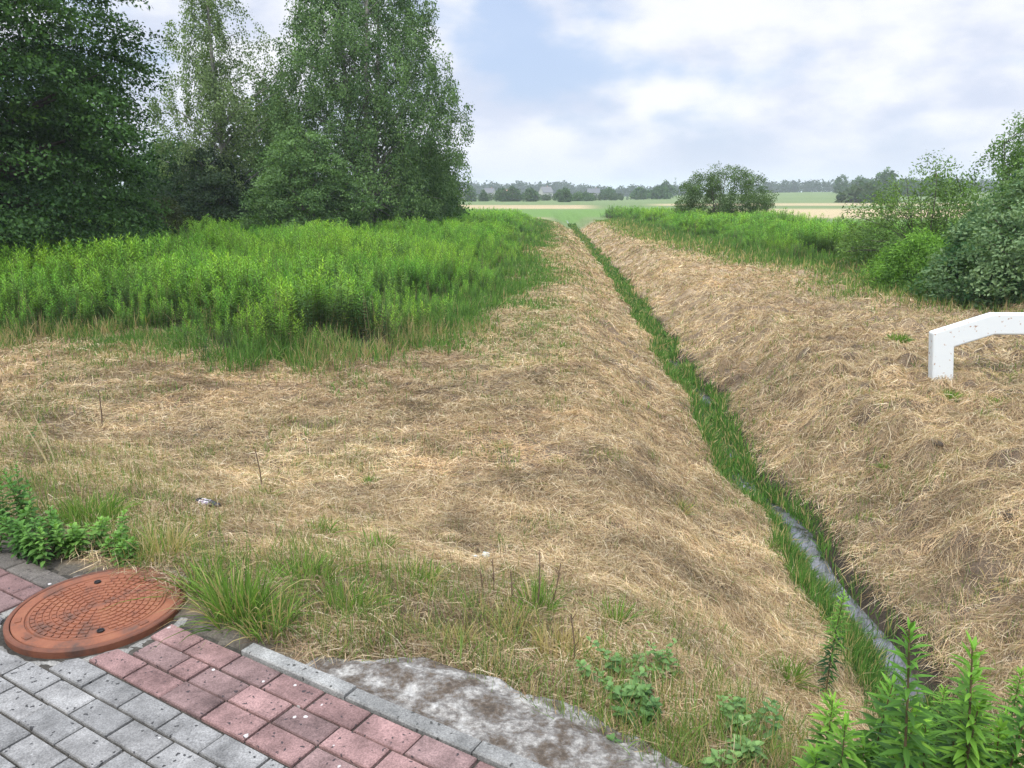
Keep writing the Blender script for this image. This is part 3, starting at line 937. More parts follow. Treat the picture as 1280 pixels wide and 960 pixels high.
def stand(name, poly, edge, dens, label):
    P = np.array(poly)
    x0, y0 = P.min(0) - .6; x1, y1 = P.max(0) + .6
    n = int((x1 - x0) * (y1 - y0) * dens)
    x, y = rng.uniform(x0, x1, n), rng.uniform(y0, y1, n)
    e = polydist(x, y, edge)
    ins = inpoly(x, y, poly)
    keep = (ins | ((e < .55) & (rng.random(n) < .22))) & (np.abs(x) < .85 * y + 3)
    # thinner far away and inside, where only the tops show
    dd = np.hypot(x, y)
    keep &= rng.random(n) < np.clip(np.where(e < 1.6, 1.0, .62) * np.clip(22 / dd, .35, 1), 0, 1)
    keep &= ~((e < 1.2) & (fbm(x * .8, y * .8, 501, 2) < .34))
    # clear of the trunks and low boughs of the trees
    e = np.where(ins, e, 0)
    x, y, e = x[keep], y[keep], e[keep]; n = len(x)
    s = (.55 + .45 * sst(0, 1.5, e + .5 * (fbm(x * 1.1, y * 1.1, 505, 2) - .5))) * rng.uniform(.74, 1.12, n) * (.93 + .75 * (fbm(x * .6, y * .6, 511, 2) - .42))
    me = bpy.data.meshes.new(name); me.vertices.add(n)
    me.vertices.foreach_set('co', np.stack([x, y, H(x, y) - .02], 1).astype(np.float32).ravel())
    a = me.attributes.new('pick', 'INT', 'POINT'); pk = np.clip((fbm(x * .55, y * .55, 531, 3) - .25) * 12 + rng.normal(0, 1.3, n), 0, 5.99).astype(int); pk = np.array([3, 1, 4, 0, 2, 5])[pk]; rr_ = rng.random(n); pk[rr_ < .07 + .3 * (fbm(x * .4, y * .4, 521, 2) > .6)] = 6; pk[rr_ > .975 - .10 * (e < .9)] = 7
    a.data.foreach_set('value', pk.astype(np.int32))
    a = me.attributes.new('rot', 'FLOAT_VECTOR', 'POINT')
    a.data.foreach_set('vector', np.stack([rng.normal(0, .09, n), rng.normal(0, .09, n), rng.uniform(0, 6.28, n)], 1).astype(np.float32).ravel())
    a = me.attributes.new('scl', 'FLOAT_VECTOR', 'POINT')
    wd = s * rng.uniform(.95, 1.25, n) * np.clip(np.hypot(x, y) / 24, 1, 1.7)
    a.data.foreach_set('vector', np.stack([wd, wd, s], 1).astype(np.float32).ravel())
    o = bpy.data.objects.new(name, me); COL.objects.link(o)
    md = o.modifiers.new('scatter', 'NODES'); md.node_group = SCATTER
    tag(o, label, 'weeds', kind='stuff')
    return n


n1 = stand('tall_weeds', POLY_L, EDGE_L, 36, 'dense stand of bright green goldenrod left of the mown bank')
n2 = stand('tall_weeds', POLY_R, EDGE_R, 36, 'dense band of bright green goldenrod right of the ditch')
print('stand plants', n1, n2)


# ------------------------------------------------------------------ trees and shrubs
def crown(base, prof, nclump, nleaf, leaf, clump=(.8, .8, .35), lo=(.02, .05, .015), hi=(.05, .10, .03), shell=.45, gap=.0, seed=0, up=.7, lean=(0, 0),
          lobes=.22, limb_c=(.10, .085, .07), trunk_r=.2, hang=0.0, limbs=60, wide=.62, trunk_to=.85, trunks=1, spread=0., yellow=.0, oval=(1., 1.)):
    """returns (wood Acc, leaf Acc) in coordinates relative to base"""
    W, Lf = [Acc() for _ in range(trunks)], Acc()
    hs = np.array([p[0] for p in prof], float); rs = np.array([p[1] for p in prof], float)
    top = hs[-1]
    hh = np.linspace(0, top, 200); wgt = np.interp(hh, hs, rs) ** 1.3 + .05
    h = rng.choice(hh, nclump * 3, p=wgt / wgt.sum()) + rng.uniform(-.5, .5, nclump * 3) * top / 200
    a = rng.uniform(0, 2 * np.pi, nclump * 3)
    r = np.interp(h, hs, rs)
    lob = 1 + lobes * (fbm(np.cos(a) * 1.8 + 5 + seed, h * .55 + np.sin(a) * 1.8, 600 + seed, 2) - .5) * 2
    rr = r * lob * rng.random(nclump * 3) ** shell
    g = fbm(np.cos(a) * 2.6 + seed * 3, h * .9 + np.sin(a) * 2.6, 700 + seed, 2)
    ok = (g > gap) | (rr < .4 * r)
    h, a, rr, r = h[ok][:nclump], a[ok][:nclump], rr[ok][:nclump], r[ok][:nclump]
    n = len(h)
    lx, ly = lean[0] * (h / top) ** 1.5, lean[1] * (h / top) ** 1.5
    C = np.stack([rr * np.cos(a) * oval[0] + lx, rr * np.sin(a) * oval[1] + ly, h - hang * rr / np.maximum(r, .1)], 1)
    C[:, 2] = np.maximum(C[:, 2], .15)
    # trunk(s)
    roots = []
    for q in range(trunks):
        ang = 2 * np.pi * q / max(trunks, 1) + seed
        ofs = np.array([math.cos(ang), math.sin(ang)]) * spread
        t = np.linspace(0, 1, 9)
        wob = .12 * np.stack([np.sin(t * 5 + q + seed), np.cos(t * 4 + 2 * q)], 1) * (top / 10) * t[:, None]
        ax = np.concatenate([ofs * (.35 + 1.0 * t[:, None]) + np.outer(t ** 1.5, lean) * trunk_to + wob, (top * trunk_to * t)[:, None]], 1)
        ax[0, 2] = -.3
        V, F = tube(ax, trunk_r * (1 - .88 * t) * (1.35 - .35 * sst(0, .08, t)), 9)
        W[q].add(V, F, limb_c); roots.append(ax)
    for k in rng.choice(n, min(limbs, n), replace=False):
        ax = roots[k % trunks]
        e = C[k]; hz = np.clip(e[2] - .55 * rr[k] - .2, .12 * top, top * trunk_to * .97)
        st = np.array([np.interp(hz, ax[:, 2], ax[:, c]) for c in range(3)])
        m = (st + e) / 2 + np.array([0, 0, .10 * np.linalg.norm(e - st)])
        t = np.linspace(0, 1, 6)[:, None]
        path = (1 - t) ** 2 * st + 2 * t * (1 - t) * m + t * t * e
        r0 = max(.012, trunk_r * (1 - .85 * hz / (top * trunk_to)) * .42)
        V, F = tube(path, np.linspace(r0, .008, 6), 5)
        W[k % trunks].add(V, F, limb_c)
    # leaves
    cl = np.repeat(np.arange(n), nleaf)
    m = len(cl)
    q = rng.normal(size=(m, 3)); q /= np.linalg.norm(q, axis=1)[:, None]; q *= rng.random((m, 1)) ** .45
    sc = rng.uniform(.65, 1.25, n)[cl][:, None] * np.array(clump)
    off = q * sc
    if hang > 0:                           # twigs that hang
        off[:, 2] = -rng.random(m) ** .9 * clump[2] * rng.uniform(.6, 1.4, n)[cl]
    else:                                  # boughs tip outward and down
        rad = np.stack([np.cos(a), np.sin(a)], 1)[cl]
        off[:, 2] -= .30 * (off[:, :2] * rad).sum(1)
    P = C[cl] + off
    P[:, 2] = np.maximum(P[:, 2], .08)
    out = np.stack([np.cos(a), np.sin(a), np.zeros(n)], 1)[cl]
    Nn = np.array([0, 0, up]) + .45 * out + rng.normal(0, .5, (m, 3))
    D = .5 * out + rng.normal(0, .7, (m, 3)) + (np.array([0, 0, -1.1]) if hang > 0 else np.array([0, 0, -.15]))
    L = leaf * rng.uniform(.7, 1.3, m)
    V, F = leaf_quads(P, D, Nn, L, L * wide, .12)
    t = np.clip(.5 + .28 * rng.normal(size=n)[cl] * .8 + .22 * rng.normal(size=m), 0, 1.2)
    col = pick(lo, hi, t)
    if yellow:
        k = rng.random(n)[cl] < yellow
        col[k] *= np.array([1.5, 1.35, .9])
    Lf.add(V, F, np.repeat(col, 4, 0))
    return W, Lf


def tree(name, label, cat, px, dist, group=None, leafmat=None, z=None, xy=None, **kw):
    if xy is None:
        x = (px - 640) / FPX * (dist * CP + .5); y = dist
    else:
        x, y = xy
    z = float(H(x, y)) if z is None else z
    root = tag(empty(name, (x, y, z)), label, cat, group)
    W, Lf = crown((x, y), **kw)
    for w_ in W: w_.build('trunk', M_BARK, root, True)
    Lf.build('crown', leafmat or M_LEAF, root)
    return root


DARK = dict(lo=(.016, .045, .014), hi=(.09, .185, .05))
tree('alder_tree', 'huge dark broadleaf tree filling the left edge of the photo', 'tree', 0, 20.5, xy=(-15.3, 20.5),
     prof=[(0, 4.6), (1, 5.3), (3, 5.6), (6, 5.4), (8, 5.0), (11, 4.0), (14, 2.2), (15.5, .3)], nclump=1900, nleaf=165, leaf=.105,
     clump=(.92, .92, .20), shell=.26, gap=.31, seed=1, trunk_r=.34, lobes=.16, limbs=110, yellow=.03, **DARK)
tree('birch_tree', 'slender airy birch with drooping twigs and sky showing through', 'tree', 288, 37,
     prof=[(1.5, 1.4), (3, 2.6), (5, 3.2), (7, 3.2), (9, 2.8), (11, 1.7), (13.8, .4)], nclump=760, nleaf=70, leaf=.095, clump=(.28, .28, .9),
     shell=.55, gap=.46, seed=2, trunk_r=.17, hang=.9, limbs=90, lobes=.3, wide=.7, limb_c=(.30, .29, .27), trunk_to=.97,
     lo=(.07, .115, .045), hi=(.20, .28, .11))
tree('birch_tree', 'broad dense birch, the rightmost and widest of the tall trees', 'tree', 462, 38,
     prof=[(0, 3.2), (1.5, 4.2), (3.5, 4.7), (5.5, 4.7), (7.5, 4.4), (9.5, 3.8), (11.5, 3.2), (14, 2.0), (16, .4)], nclump=2300, nleaf=82, leaf=.10, clump=(.34, .34, .9),
     shell=.38, gap=.33, seed=3, trunk_r=.17, hang=.8, limbs=130, lobes=.26, wide=.68, limb_c=(.26, .25, .23), trunk_to=.9, trunks=3, spread=.9,
     lo=(.04, .09, .03), hi=(.155, .255, .088))
tree('hazel_shrub', 'rounded bushy shrub tree standing in front of the two birches', 'shrub', 388, 33,
     prof=[(0, 1.9), (.8, 2.5), (2, 2.5), (3.2, 1.9), (4.2, 1.2), (5.0, .3)], nclump=420, nleaf=80, leaf=.105, clump=(.48, .48, .20),
     shell=.36, gap=.30, seed=4, trunk_r=.08, trunks=3, spread=.35, limbs=60, lobes=.3, lo=(.05, .105, .036), hi=(.17, .285, .10))
tree('dark_shrub', 'dark leafy shrub in the shade beneath the slender birch', 'shrub', 262, 35.5,
     prof=[(0, 2.0), (1, 2.4), (2.4, 2.2), (3.4, 1.3), (4.2, .3)], nclump=380, nleaf=80, leaf=.11, clump=(.5, .5, .2),
     shell=.36, gap=.2, seed=5, trunk_r=.08, trunks=3, spread=.3, limbs=40, lo=(.016, .038, .018), hi=(.05, .085, .04))
tree('olive_shrub', 'low olive-brown shrub between the huge dark tree and the birches', 'shrub', 205, 28,
     prof=[(0, .9), (.7, 1.2), (1.5, .9), (2.1, .2)], nclump=130, nleaf=70, leaf=.09, clump=(.35, .35, .16),
     shell=.4, seed=6, trunk_r=.04, trunks=2, spread=.2, limbs=20, lo=(.035, .05, .018), hi=(.075, .09, .03))
# trees further back that close the view behind the front row
for q, (px, d_, hgt, rad, lab) in enumerate([(225, 45, 5.2, 3.0, 'mid-height dark tree behind the dark shrub and slender birch'), (345, 46, 8.0, 2.9, 'dark tree filling the gap behind the two birches'), (100, 38, 7., 3.2, 'tall dark tree hidden behind the huge left tree'), (520, 47, 5.2, 2.8, 'low dark tree behind the dense birch on the far right of the grove')]):
    tree('grove_tree', lab, 'tree', px, d_, prof=[(0, rad * .8), (hgt * .2, rad), (hgt * .55, rad * .9), (hgt * .85, rad * .5), (hgt, .3)], nclump=420, nleaf=60, leaf=.17,
         clump=(.7, .7, .3), shell=.4, gap=.22, seed=10 + q, trunk_r=.18, limbs=50, group='trees at the back of the grove', **DARK)

# right hand shrubs
tree('willow_shrub', 'solitary round willow bush standing behind the right weed band', 'shrub', 900, 52,
     prof=[(0, 2.9), (1, 3.2), (2, 3.1), (2.9, 2.4), (3.6, 1.5), (4.0, .5)], nclump=520, nleaf=75, leaf=.12, clump=(.40, .40, .38), oval=(1.06, .9),
     shell=.36, gap=.30, seed=20, trunk_r=.06, trunks=4, spread=.6, limbs=70, lobes=.35, wide=.4, lo=(.04, .08, .026), hi=(.12, .195, .06))
tree('whitebeam_shrub', 'grey-green shrub with silvery leaves at the right edge', 'shrub', 1290, 15.2,
     prof=[(0, 1.4), (.6, 1.85), (1.4, 1.7), (2.1, 1.1), (2.8, .25)], nclump=400, nleaf=70, leaf=.085, clump=(.28, .28, .16),
     shell=.36, gap=.28, seed=21, trunk_r=.04, trunks=4, spread=.3, limbs=50, lobes=.35, wide=.5, lo=(.03, .09, .03), hi=(.21, .31, .15))
tree('sapling_shrub', 'tall airy shrub with thin leafy wands rising against the sky', 'shrub', 1262, 21,
     prof=[(0, 1.3), (1, 1.9), (2, 1.9), (2.8, 1.4), (3.6, .9), (4.2, .3)], nclump=520, nleaf=50, leaf=.09, clump=(.26, .26, .36),
     shell=.5, gap=.42, seed=22, trunk_r=.045, trunks=5, spread=.55, limbs=80, lobes=.5, wide=.42, lo=(.05, .105, .028), hi=(.17, .29, .07))
tree('sapling_shrub', 'low sparse shrub with arching twigs just left of the tall airy one', 'shrub', 1158, 22,
     prof=[(0, 1.9), (.8, 2.6), (1.6, 2.3), (2.4, 1.5), (3.0, .4)], nclump=330, nleaf=50, leaf=.085, clump=(.22, .22, .40),
     shell=.55, gap=.5, seed=23, trunk_r=.035, trunks=5, spread=.6, limbs=60, lobes=.5, wide=.42, lo=(.055, .11, .03), hi=(.17, .28, .07))
tree('sapling_shrub', 'dark low leafy bush under the silvery shrub behind the white barrier', 'shrub', 1215, 15.8,
     prof=[(0, .9), (.4, 1.05), (.9, .8), (1.25, .25)], nclump=150, nleaf=70, leaf=.07, clump=(.22, .22, .13),
     shell=.4, gap=.2, seed=24, trunk_r=.02, trunks=3, spread=.2, limbs=20, lo=(.03, .075, .022), hi=(.11, .21, .05))
tree('goldenrod_clump', 'yellow-green bushy clump at the near end of the right weed band', 'weeds', 1146, 17.6, leafmat=M_GRASS,
     prof=[(0, .95), (.4, 1.2), (.9, .95), (1.35, .3)], nclump=300, nleaf=64, leaf=.085, clump=(.18, .18, .24),
     shell=.5, seed=25, trunk_r=.012, trunks=6, spread=.3, limbs=25, wide=.28, lo=(.05, .12, .025), hi=(.20, .38, .06))

# ------------------------------------------------------------------ far country
def far_tree(label, px, dist, hgt, rad, name='far_tree', seed=0, narrow=False, group=None, lo=(.035, .08, .028), hi=(.09, .17, .055), n=90):
    prof = [(hgt * .05, rad * .75), (hgt * .3, rad), (hgt * .6, rad * .85), (hgt * .85, rad * .5), (hgt, rad * .1)]
    if narrow: prof = [(hgt * .05, rad * .8), (hgt * .3, rad), (hgt * .6, rad * .7), (hgt, .05)]
    tree(name, label, 'tree', px, dist, group, prof=prof, nclump=n, nleaf=22, leaf=max(.22, rad * .22), clump=(rad * .3, rad * .3, rad * .2), shell=.42, gap=.2,
         seed=seed, trunk_r=hgt * .02, limbs=10, lo=lo, hi=hi)


FT = [(588, 235, 4.4, 2.0, 'small far tree at the left end of the village, beside the dense birch'), (604, 240, 3.2, 1.6, 'small dark tree in front of the pale village houses'),
      (628, 235, 4.1, 2.3, 'rounded far tree left of centre in the village row'), (641, 238, 4.3, 2.5, 'wider far tree just left of the white gabled house'),
      (662, 236, 3.9, 2.6, 'pair-like dark tree immediately left of the white gabled house'), (705, 220, 4.0, 2.3, 'biggest darkest far tree right of the white gabled house'),
      (727, 250, 2.6, 3.2, 'low wide bush right of the biggest dark far tree'), (760, 300, 4.4, 3.0, 'far tree by the grey roofed house'), (800, 290, 4.0, 3.4, 'low shrub on the green rise before the willow bush'),
      (824, 280, 4.2, 3.6, 'low shrub close to the left side of the willow bush'), (832, 330, 6.5, 3.2, 'taller hazy tree above the rise left of the willow bush'),
      (1050, 330, 7.6, 2.8, 'tall upright tree on the right horizon, leftmost of the dark group'), (1074, 330, 7.2, 4.2, 'rounded tree in the middle of the right horizon group'),
      (1104, 270, 9., 4.6, 'largest tree of the right horizon group, above the sparse shrub'), (1130, 280, 6., 5., 'dark tree just right of the largest horizon tree'), (1170, 280, 6.2, 7., 'broad dark horizon tree behind the sparse shrub')]
for q, (px, d_, h_, r_, lab) in enumerate(FT):
    far_tree(lab, px, d_, h_, r_, seed=40 + q)
far_tree('thin spire-shaped poplar standing above the far treeline', 843, 420, 9.5, 1.3, 'poplar_tree', 70, True)
far_tree('low grey-green thicket at the foot of the largest horizon tree', 1085, 190, 3.6, 6.0, 'thicket', 71, hi=(.07, .11, .045), n=120)


def forest(name, label, px0, px1, dist, h0, depth, n, seed, lo, hi, q=.9):
    A = Acc()
    X = (np.linspace(px0, px1, n) - 640) / FPX * dist + rng.normal(0, 2, n)
    for k in range(n):
        y = dist + rng.uniform(0, depth); x = X[k] * y / dist
        t = (k + .5) / n
        env = sst(0, .06, t) * sst(1, .94, t)
        hgt = h0 * (.62 + .38 * env) * rng.uniform(.72, 1.12) * (.85 + .4 * (fbm(np.array([t * 9]), np.array([0.]), seed)[0] - .4))
        r = hgt * rng.uniform(.36, .52)
        m = 90
        u = rng.normal(size=(m, 3)); u /= np.linalg.norm(u, axis=1)[:, None]; u *= rng.random((m, 1)) ** .33
        P = np.array([x, y, float(H(x, y)) + hgt * .46]) + u * np.array([r, r, hgt * .52])
        Nn = u * .6 + [0, 0, .6] + rng.normal(0, .4, (m, 3)); D = rng.normal(size=(m, 3))
        V, F = leaf_quads(P, D, Nn, hgt * .17 * rng.uniform(.7, 1.3, m), hgt * .15, .15)
        A.add(V, F, np.repeat(pick(lo, hi, np.clip(rng.normal(.5, .12) + rng.normal(0, .2, m), 0, 1)), 4, 0))
        V, F = tube([[x, y, float(H(x, y)) - .3], [x, y, float(H(x, y)) + hgt * .7]], [hgt * .02, hgt * .008], 4)
        A.add(V, F, (.06, .05, .04))
    tag(A.build(name, M_LEAF), label, 'forest', kind='stuff')


LOF, HIF = (.02, .042, .022), (.045, .075, .038)
forest('far_forest', 'hazy blue-green wood along the left horizon behind the village', 545, 745, 640, 12.5, 60, 190, 31, LOF, HIF)
forest('far_forest', 'hazy low wood along the middle horizon left of the willow bush', 720, 860, 560, 8.5, 60, 120, 32, LOF, HIF)
forest('far_forest', 'hazy wood along the right horizon between the bushes', 930, 1300, 560, 10.5, 70, 230, 33, LOF, HIF)
forest('far_hedge', 'ragged hedge and scrub in front of the far village', 570, 790, 262, 2.6, 25, 150, 34, (.03, .06, .024), (.075, .12, .05))
forest('far_forest', 'hazy wood on the horizon hidden behind the grove', -150, 560, 520, 10, 60, 160, 35, LOF, HIF)


def house(label, px, dist, w, dp, hw, hr, wall, roof, rz=0.):
    x = (px - 640) / FPX * dist * CP; z = float(H(x, dist))
    root = tag(empty('house', (x, dist, z), rz), label, 'house', 'village houses on the left horizon')
    v = np.array([[-w, -dp, -.5], [w, -dp, -.5], [w, dp, -.5], [-w, dp, -.5], [-w, -dp, hw], [w, -dp, hw], [w, dp, hw], [-w, dp, hw], [-w, 0, hr], [w, 0, hr]]) * [.5, .5, 1]
    A = Acc().add(v, [np.array([[0, 1, 5, 4], [2, 3, 7, 6]]), np.array([[1, 2, 6, 9, 5], [3, 0, 4, 8, 7]])], wall); A.build('wall', M_PLAIN, root)
    e, t = .35, .18
    B = Acc()
    for s in (-1, 1):
        k = (hr - hw) / (dp / 2)
        o = [-w / 2 - e, s * (dp / 2 + e), hw - k * e]; o2 = [w / 2 + e, s * (dp / 2 + e), hw - k * e]
        r1, r2 = [-w / 2 - e, 0, hr + .02], [w / 2 + e, 0, hr + .02]
        q = np.array([o, o2, r2, r1]); q2 = q + [0, 0, t]
        B.add(np.concatenate([q + [0, 0, .01], q2]), np.array([[0, 1, 2, 3], [4, 5, 6, 7], [0, 1, 5, 4], [1, 2, 6, 5], [3, 0, 4, 7], [2, 3, 7, 6]]), roof)
    rf = B.build('roof', M_PLAIN, root)
    c = Acc(); b = np.array([[sx * .3, sy * .3, zz] for zz in (hr - .8, hr + .8) for sx, sy in ((-1, -1), (1, -1), (1, 1), (-1, 1))]) + [w * .2, .4, 0]
    c.add(b, np.array([[0, 1, 5, 4], [1, 2, 6, 5], [2, 3, 7, 6], [3, 0, 4, 7], [4, 5, 6, 7]]), (.3, .16, .12)); c.build('chimney', M_PLAIN, rf)
    for sx in (-.27, .27):
        q = np.array([[sx * w - .6, -dp / 2 - .03, .9], [sx * w + .6, -dp / 2 - .03, .9], [sx * w + .6, -dp / 2 - .03, 2.2], [sx * w - .6, -dp / 2 - .03, 2.2]])
        q = np.concatenate([q, q + [0, .06, 0]])
        Acc().add(q, np.array([[0, 1, 2, 3], [0, 1, 5, 4], [1, 2, 6, 5], [2, 3, 7, 6], [3, 0, 4, 7]]), (.05, .06, .07)).build('window', M_PLAIN, root)


WHT = (.40, .395, .37)
for a in [('pale house at the left end of the far village', 583, 480, 6.5, 7, 3.0, 5.6, WHT, (.10, .10, .11), .2), ('white house with grey roof behind the small dark tree', 612, 480, 6, 7, 3, 5.4, WHT, (.11, .11, .12), -.3),
          ('low cream house left of the white gabled house', 634, 490, 7, 7, 3, 5.0, (.62, .58, .5), (.30, .17, .13), .1), ('white gabled house in the middle of the far village', 682, 470, 6, 8, 3.2, 6.2, WHT, (.13, .13, .135), .35),
          ('grey-roofed house at the right end of the far village', 742, 480, 7, 7, 2.8, 5.2, WHT, (.10, .105, .115), -.15)]:
    house(*a)


# ------------------------------------------------------------------ white barrier
def build_barrier():
    m, nt, b, out = new_mat('chipped_white_paint')
    tc = N(nt, 'ShaderNodeTexCoord')
    n1 = N(nt, 'ShaderNodeTexNoise', i_Scale=22., i_Detail=5., i_Roughness=.55); nt.links.new(tc.outputs['Object'], n1.inputs['Vector'])
    n2 = N(nt, 'ShaderNodeTexNoise', i_Scale=3., i_Detail=3.); nt.links.new(tc.outputs['Object'], n2.inputs['Vector'])
    ad = N(nt, 'ShaderNodeMath', operation='MULTIPLY_ADD'); ad.inputs[1].default_value = .4
    nt.links.new(n2.outputs['Fac'], ad.inputs[0]); nt.links.new(n1.outputs['Fac'], ad.inputs[2])
    cr = N(nt, 'ShaderNodeValToRGB'); cr.color_ramp.elements[0].position = .82; cr.color_ramp.elements[0].color = (.70, .745, .75, 1)
    cr.color_ramp.elements[1].position = .92; cr.color_ramp.elements[1].color = (.20, .11, .07, 1)
    x = cr.color_ramp.elements.new(.86); x.color = (.52, .40, .32, 1)
    nt.links.new(ad.outputs[0], cr.inputs[0]); nt.links.new(cr.outputs[0], b.inputs['Base Color']); b.inputs['Roughness'].default_value = .45
    px, py = 1176, 475
    gx, gy = ground_at(px, py)
    k = (gy * CP + (CAM_Z + .4) * SP) / FPX                      # metres per photo pixel there
    hx, hy = .5 * 26.5 * k, .06                                 # half width of the box section in view, half depth
    root = tag(empty('barrier', (gx, gy, float(H(gx, gy)))), 'white box-section steel barrier with chamfered corner and rust chips', 'barrier')
    zt = (py - 404.5) * k
    z1 = (py - 424) * k
    xd = (1234 - px) * k
    Lr = 3.6
    path = [(.04, -.4), (-.06, z1), (xd - .05, zt), (xd + Lr, zt), (2 * xd + Lr, z1), (2 * xd + Lr, -.4)]
    P = np.array(path); n = len(P)
    offs = []
    for i in range(n):
        d0 = P[i] - P[i - 1] if i else P[1] - P[0]
        d1 = P[i + 1] - P[i] if i < n - 1 else d0
        d0 = d0 / np.linalg.norm(d0); d1 = d1 / np.linalg.norm(d1)
        n0 = np.array([-d0[1], d0[0]]); n1_ = np.array([-d1[1], d1[0]])
        v = n0 + n1_; v /= np.linalg.norm(v); offs.append(v / (v @ n0) * hx)
    O = np.array(offs)
    V = []
    for i in range(n):
        a, c = P[i] + O[i], P[i] - O[i]
        V += [(a[0], -hy, a[1]), (c[0], -hy, c[1]), (c[0], hy, c[1]), (a[0], hy, a[1])]
    F = [[4 * i + q, 4 * i + (q + 1) % 4, 4 * i + 4 + (q + 1) % 4, 4 * i + 4 + q] for i in range(n - 1) for q in range(4)]
    F += [[0, 3, 2, 1], [4 * n - 4, 4 * n - 3, 4 * n - 2, 4 * n - 1]]
    o = mesh('beam', np.array(V), np.array(F), m, root)
    md = o.modifiers.new('bevel', 'BEVEL'); md.width = .022; md.segments = 3


build_barrier()


# ------------------------------------------------------------------ foreground plants, one object each
def plant(name, label, cat, xy, group=None, dz=-.01, parts=(), mats=(M_STEM, M_HERB), rz=None):
    x, y = xy
    root = tag(empty(name, (x, y, float(H(x, y)) + dz), rng.uniform(0, 6.28) if rz is None else rz), label, cat, group)
    for (nm, acc), mt in zip(parts, mats):
        acc.build(nm, mt, root)
    return root


# goldenrod on the bank at the lower right: (photo pixel of the tip, height, words)
GR = [((1163, 788), .78, 'tallest goldenrod with pale bushy tip beside the ditch water'),
      ((1046, 742), .66, 'leaning goldenrod with yellow tip standing in front of the ditch water'),
      ((1240, 812), .72, 'goldenrod at the right edge, upper one with reddish stem'),
      ((1196, 838), .62, 'goldenrod just right of the tallest one'),
      ((1130, 880), .55, 'goldenrod rosette with broad pale top near the bottom centre of the clump'),
      ((1100, 850), .5, 'goldenrod at the left front of the clump beside the sedge'),
      ((1270, 862), .62, 'bright leaning goldenrod cut by the right picture edge'),
      ((1060, 900), .42, 'small goldenrod at the left foot of the clump'),
      ((1215, 890), .58, 'goldenrod in the middle of the clump with long dark leaves'),
      ((1170, 915), .5, 'goldenrod at the bottom of the picture below the pale rosette'),
      ((1255, 925), .5, 'goldenrod in the bottom right corner'),
      ((1130, 940), .42, 'short goldenrod at the bottom edge left of the corner'),
      ((1040, 880), .34, 'young goldenrod left of the clump on the straw bank'),
      ((1215, 940), .45, 'short leafy goldenrod at the bottom edge near the corner'),
      ((1020, 935), .30, 'smallest goldenrod at the bottom edge beside the straw bank'),
      ((1280, 900), .55, 'goldenrod half outside the right picture edge above the corner')]
LOW = 'low shaded goldenrod stem beneath the taller ones in the clump'
for px, py, h in [(1100, 905, .36), (1150, 885, .42), (1190, 880, .45), (1235, 870, .48), (1255, 890, .45), (1085, 930, .33), (1160, 945, .38), (1190, 950, .38), (1240, 950, .4), (1270, 945, .42), (1225, 915, .42), (1140, 910, .38),
                  (1180, 860, .48), (1110, 945, .33), (1275, 835, .5), (1205, 865, .5)]:
    GR.append(((px, py), h, LOW))
for q, ((px, py), h, lab) in enumerate(GR):
    # the plant stands where its tip, h above the ground, meets the sight line
    dx, dy, dz = ray(px, py)
    t = np.arange(1.6, 7, .01)
    hit = np.nonzero(CAM_Z + dz * t <= H(dx * t, dy * t) + h)[0]
    k = t[hit[0]]
    S, Lf = herb(h * 1.02, int(80 + 95 * h), .078, .0145, bend=.06, detail=True, lo=(.02, .06, .02), hi=(.17, .35, .045), grad=1.5, first=.06, stemc=(.12, .09, .045))
    plant('goldenrod_plant', lab, 'goldenrod', (dx * k, dy * k), 'goldenrod plants by the ditch at lower right', parts=(('stem', S), ('leaves', Lf)))


def tuft(n, h, w, lean=.5, lo=(.05, .12, .02), hi=(.13, .26, .04), dead=.08, rad=.06):
    A = Acc()
    r = rad * np.sqrt(rng.random(n)); a = rng.uniform(0, 6.28, n)
    x, y = r * np.cos(a), r * np.sin(a)
    Hh = h * rng.uniform(.45, 1.05, n)
    out = np.stack([np.cos(a), np.sin(a)], 1) * (np.abs(rng.normal(0, lean, n)) * Hh)[:, None] + rng.normal(0, .05, (n, 2))
    P = np.stack([x, y, np.full(n, -.02)], 1)
    sp = np.hypot(out[:, 0], out[:, 1]) / Hh
    T = np.stack([x + out[:, 0], y + out[:, 1], Hh * np.clip(1 - .45 * sp ** 2, .2, 1)], 1)
    Mi = P + (T - P) * .5; Mi[:, 2] += .22 * Hh * sp.clip(0, 1)
    M1 = P + (Mi - P) * .55; M1[:, 2] += .05 * Hh
    M2 = Mi + (T - Mi) * .5; M2[:, 2] += .07 * Hh * sp.clip(0, 1)
    side = rng.normal(size=(n, 3))
    c = greens(n, lo, hi, dead)
    D = T - P; S = np.cross(D, side); S /= np.linalg.norm(S, axis=1)[:, None]
    ww = (w * rng.uniform(.6, 1.2, n))[:, None]
    rows = []
    for Q, k in ((P, .35), (M1, .5), (Mi, .5), (M2, .35), (T, .04)):
        rows += [Q - S * ww * k, Q + S * ww * k]
    V = np.stack(rows, 1).reshape(-1, 3); kk = np.arange(n)[:, None] * 10
    F = np.concatenate([kk + np.array([2 * q, 2 * q + 1, 2 * q + 3, 2 * q + 2]) for q in range(4)], 0)
    A.add(V, F, np.repeat(c, 10, 0))
    return A


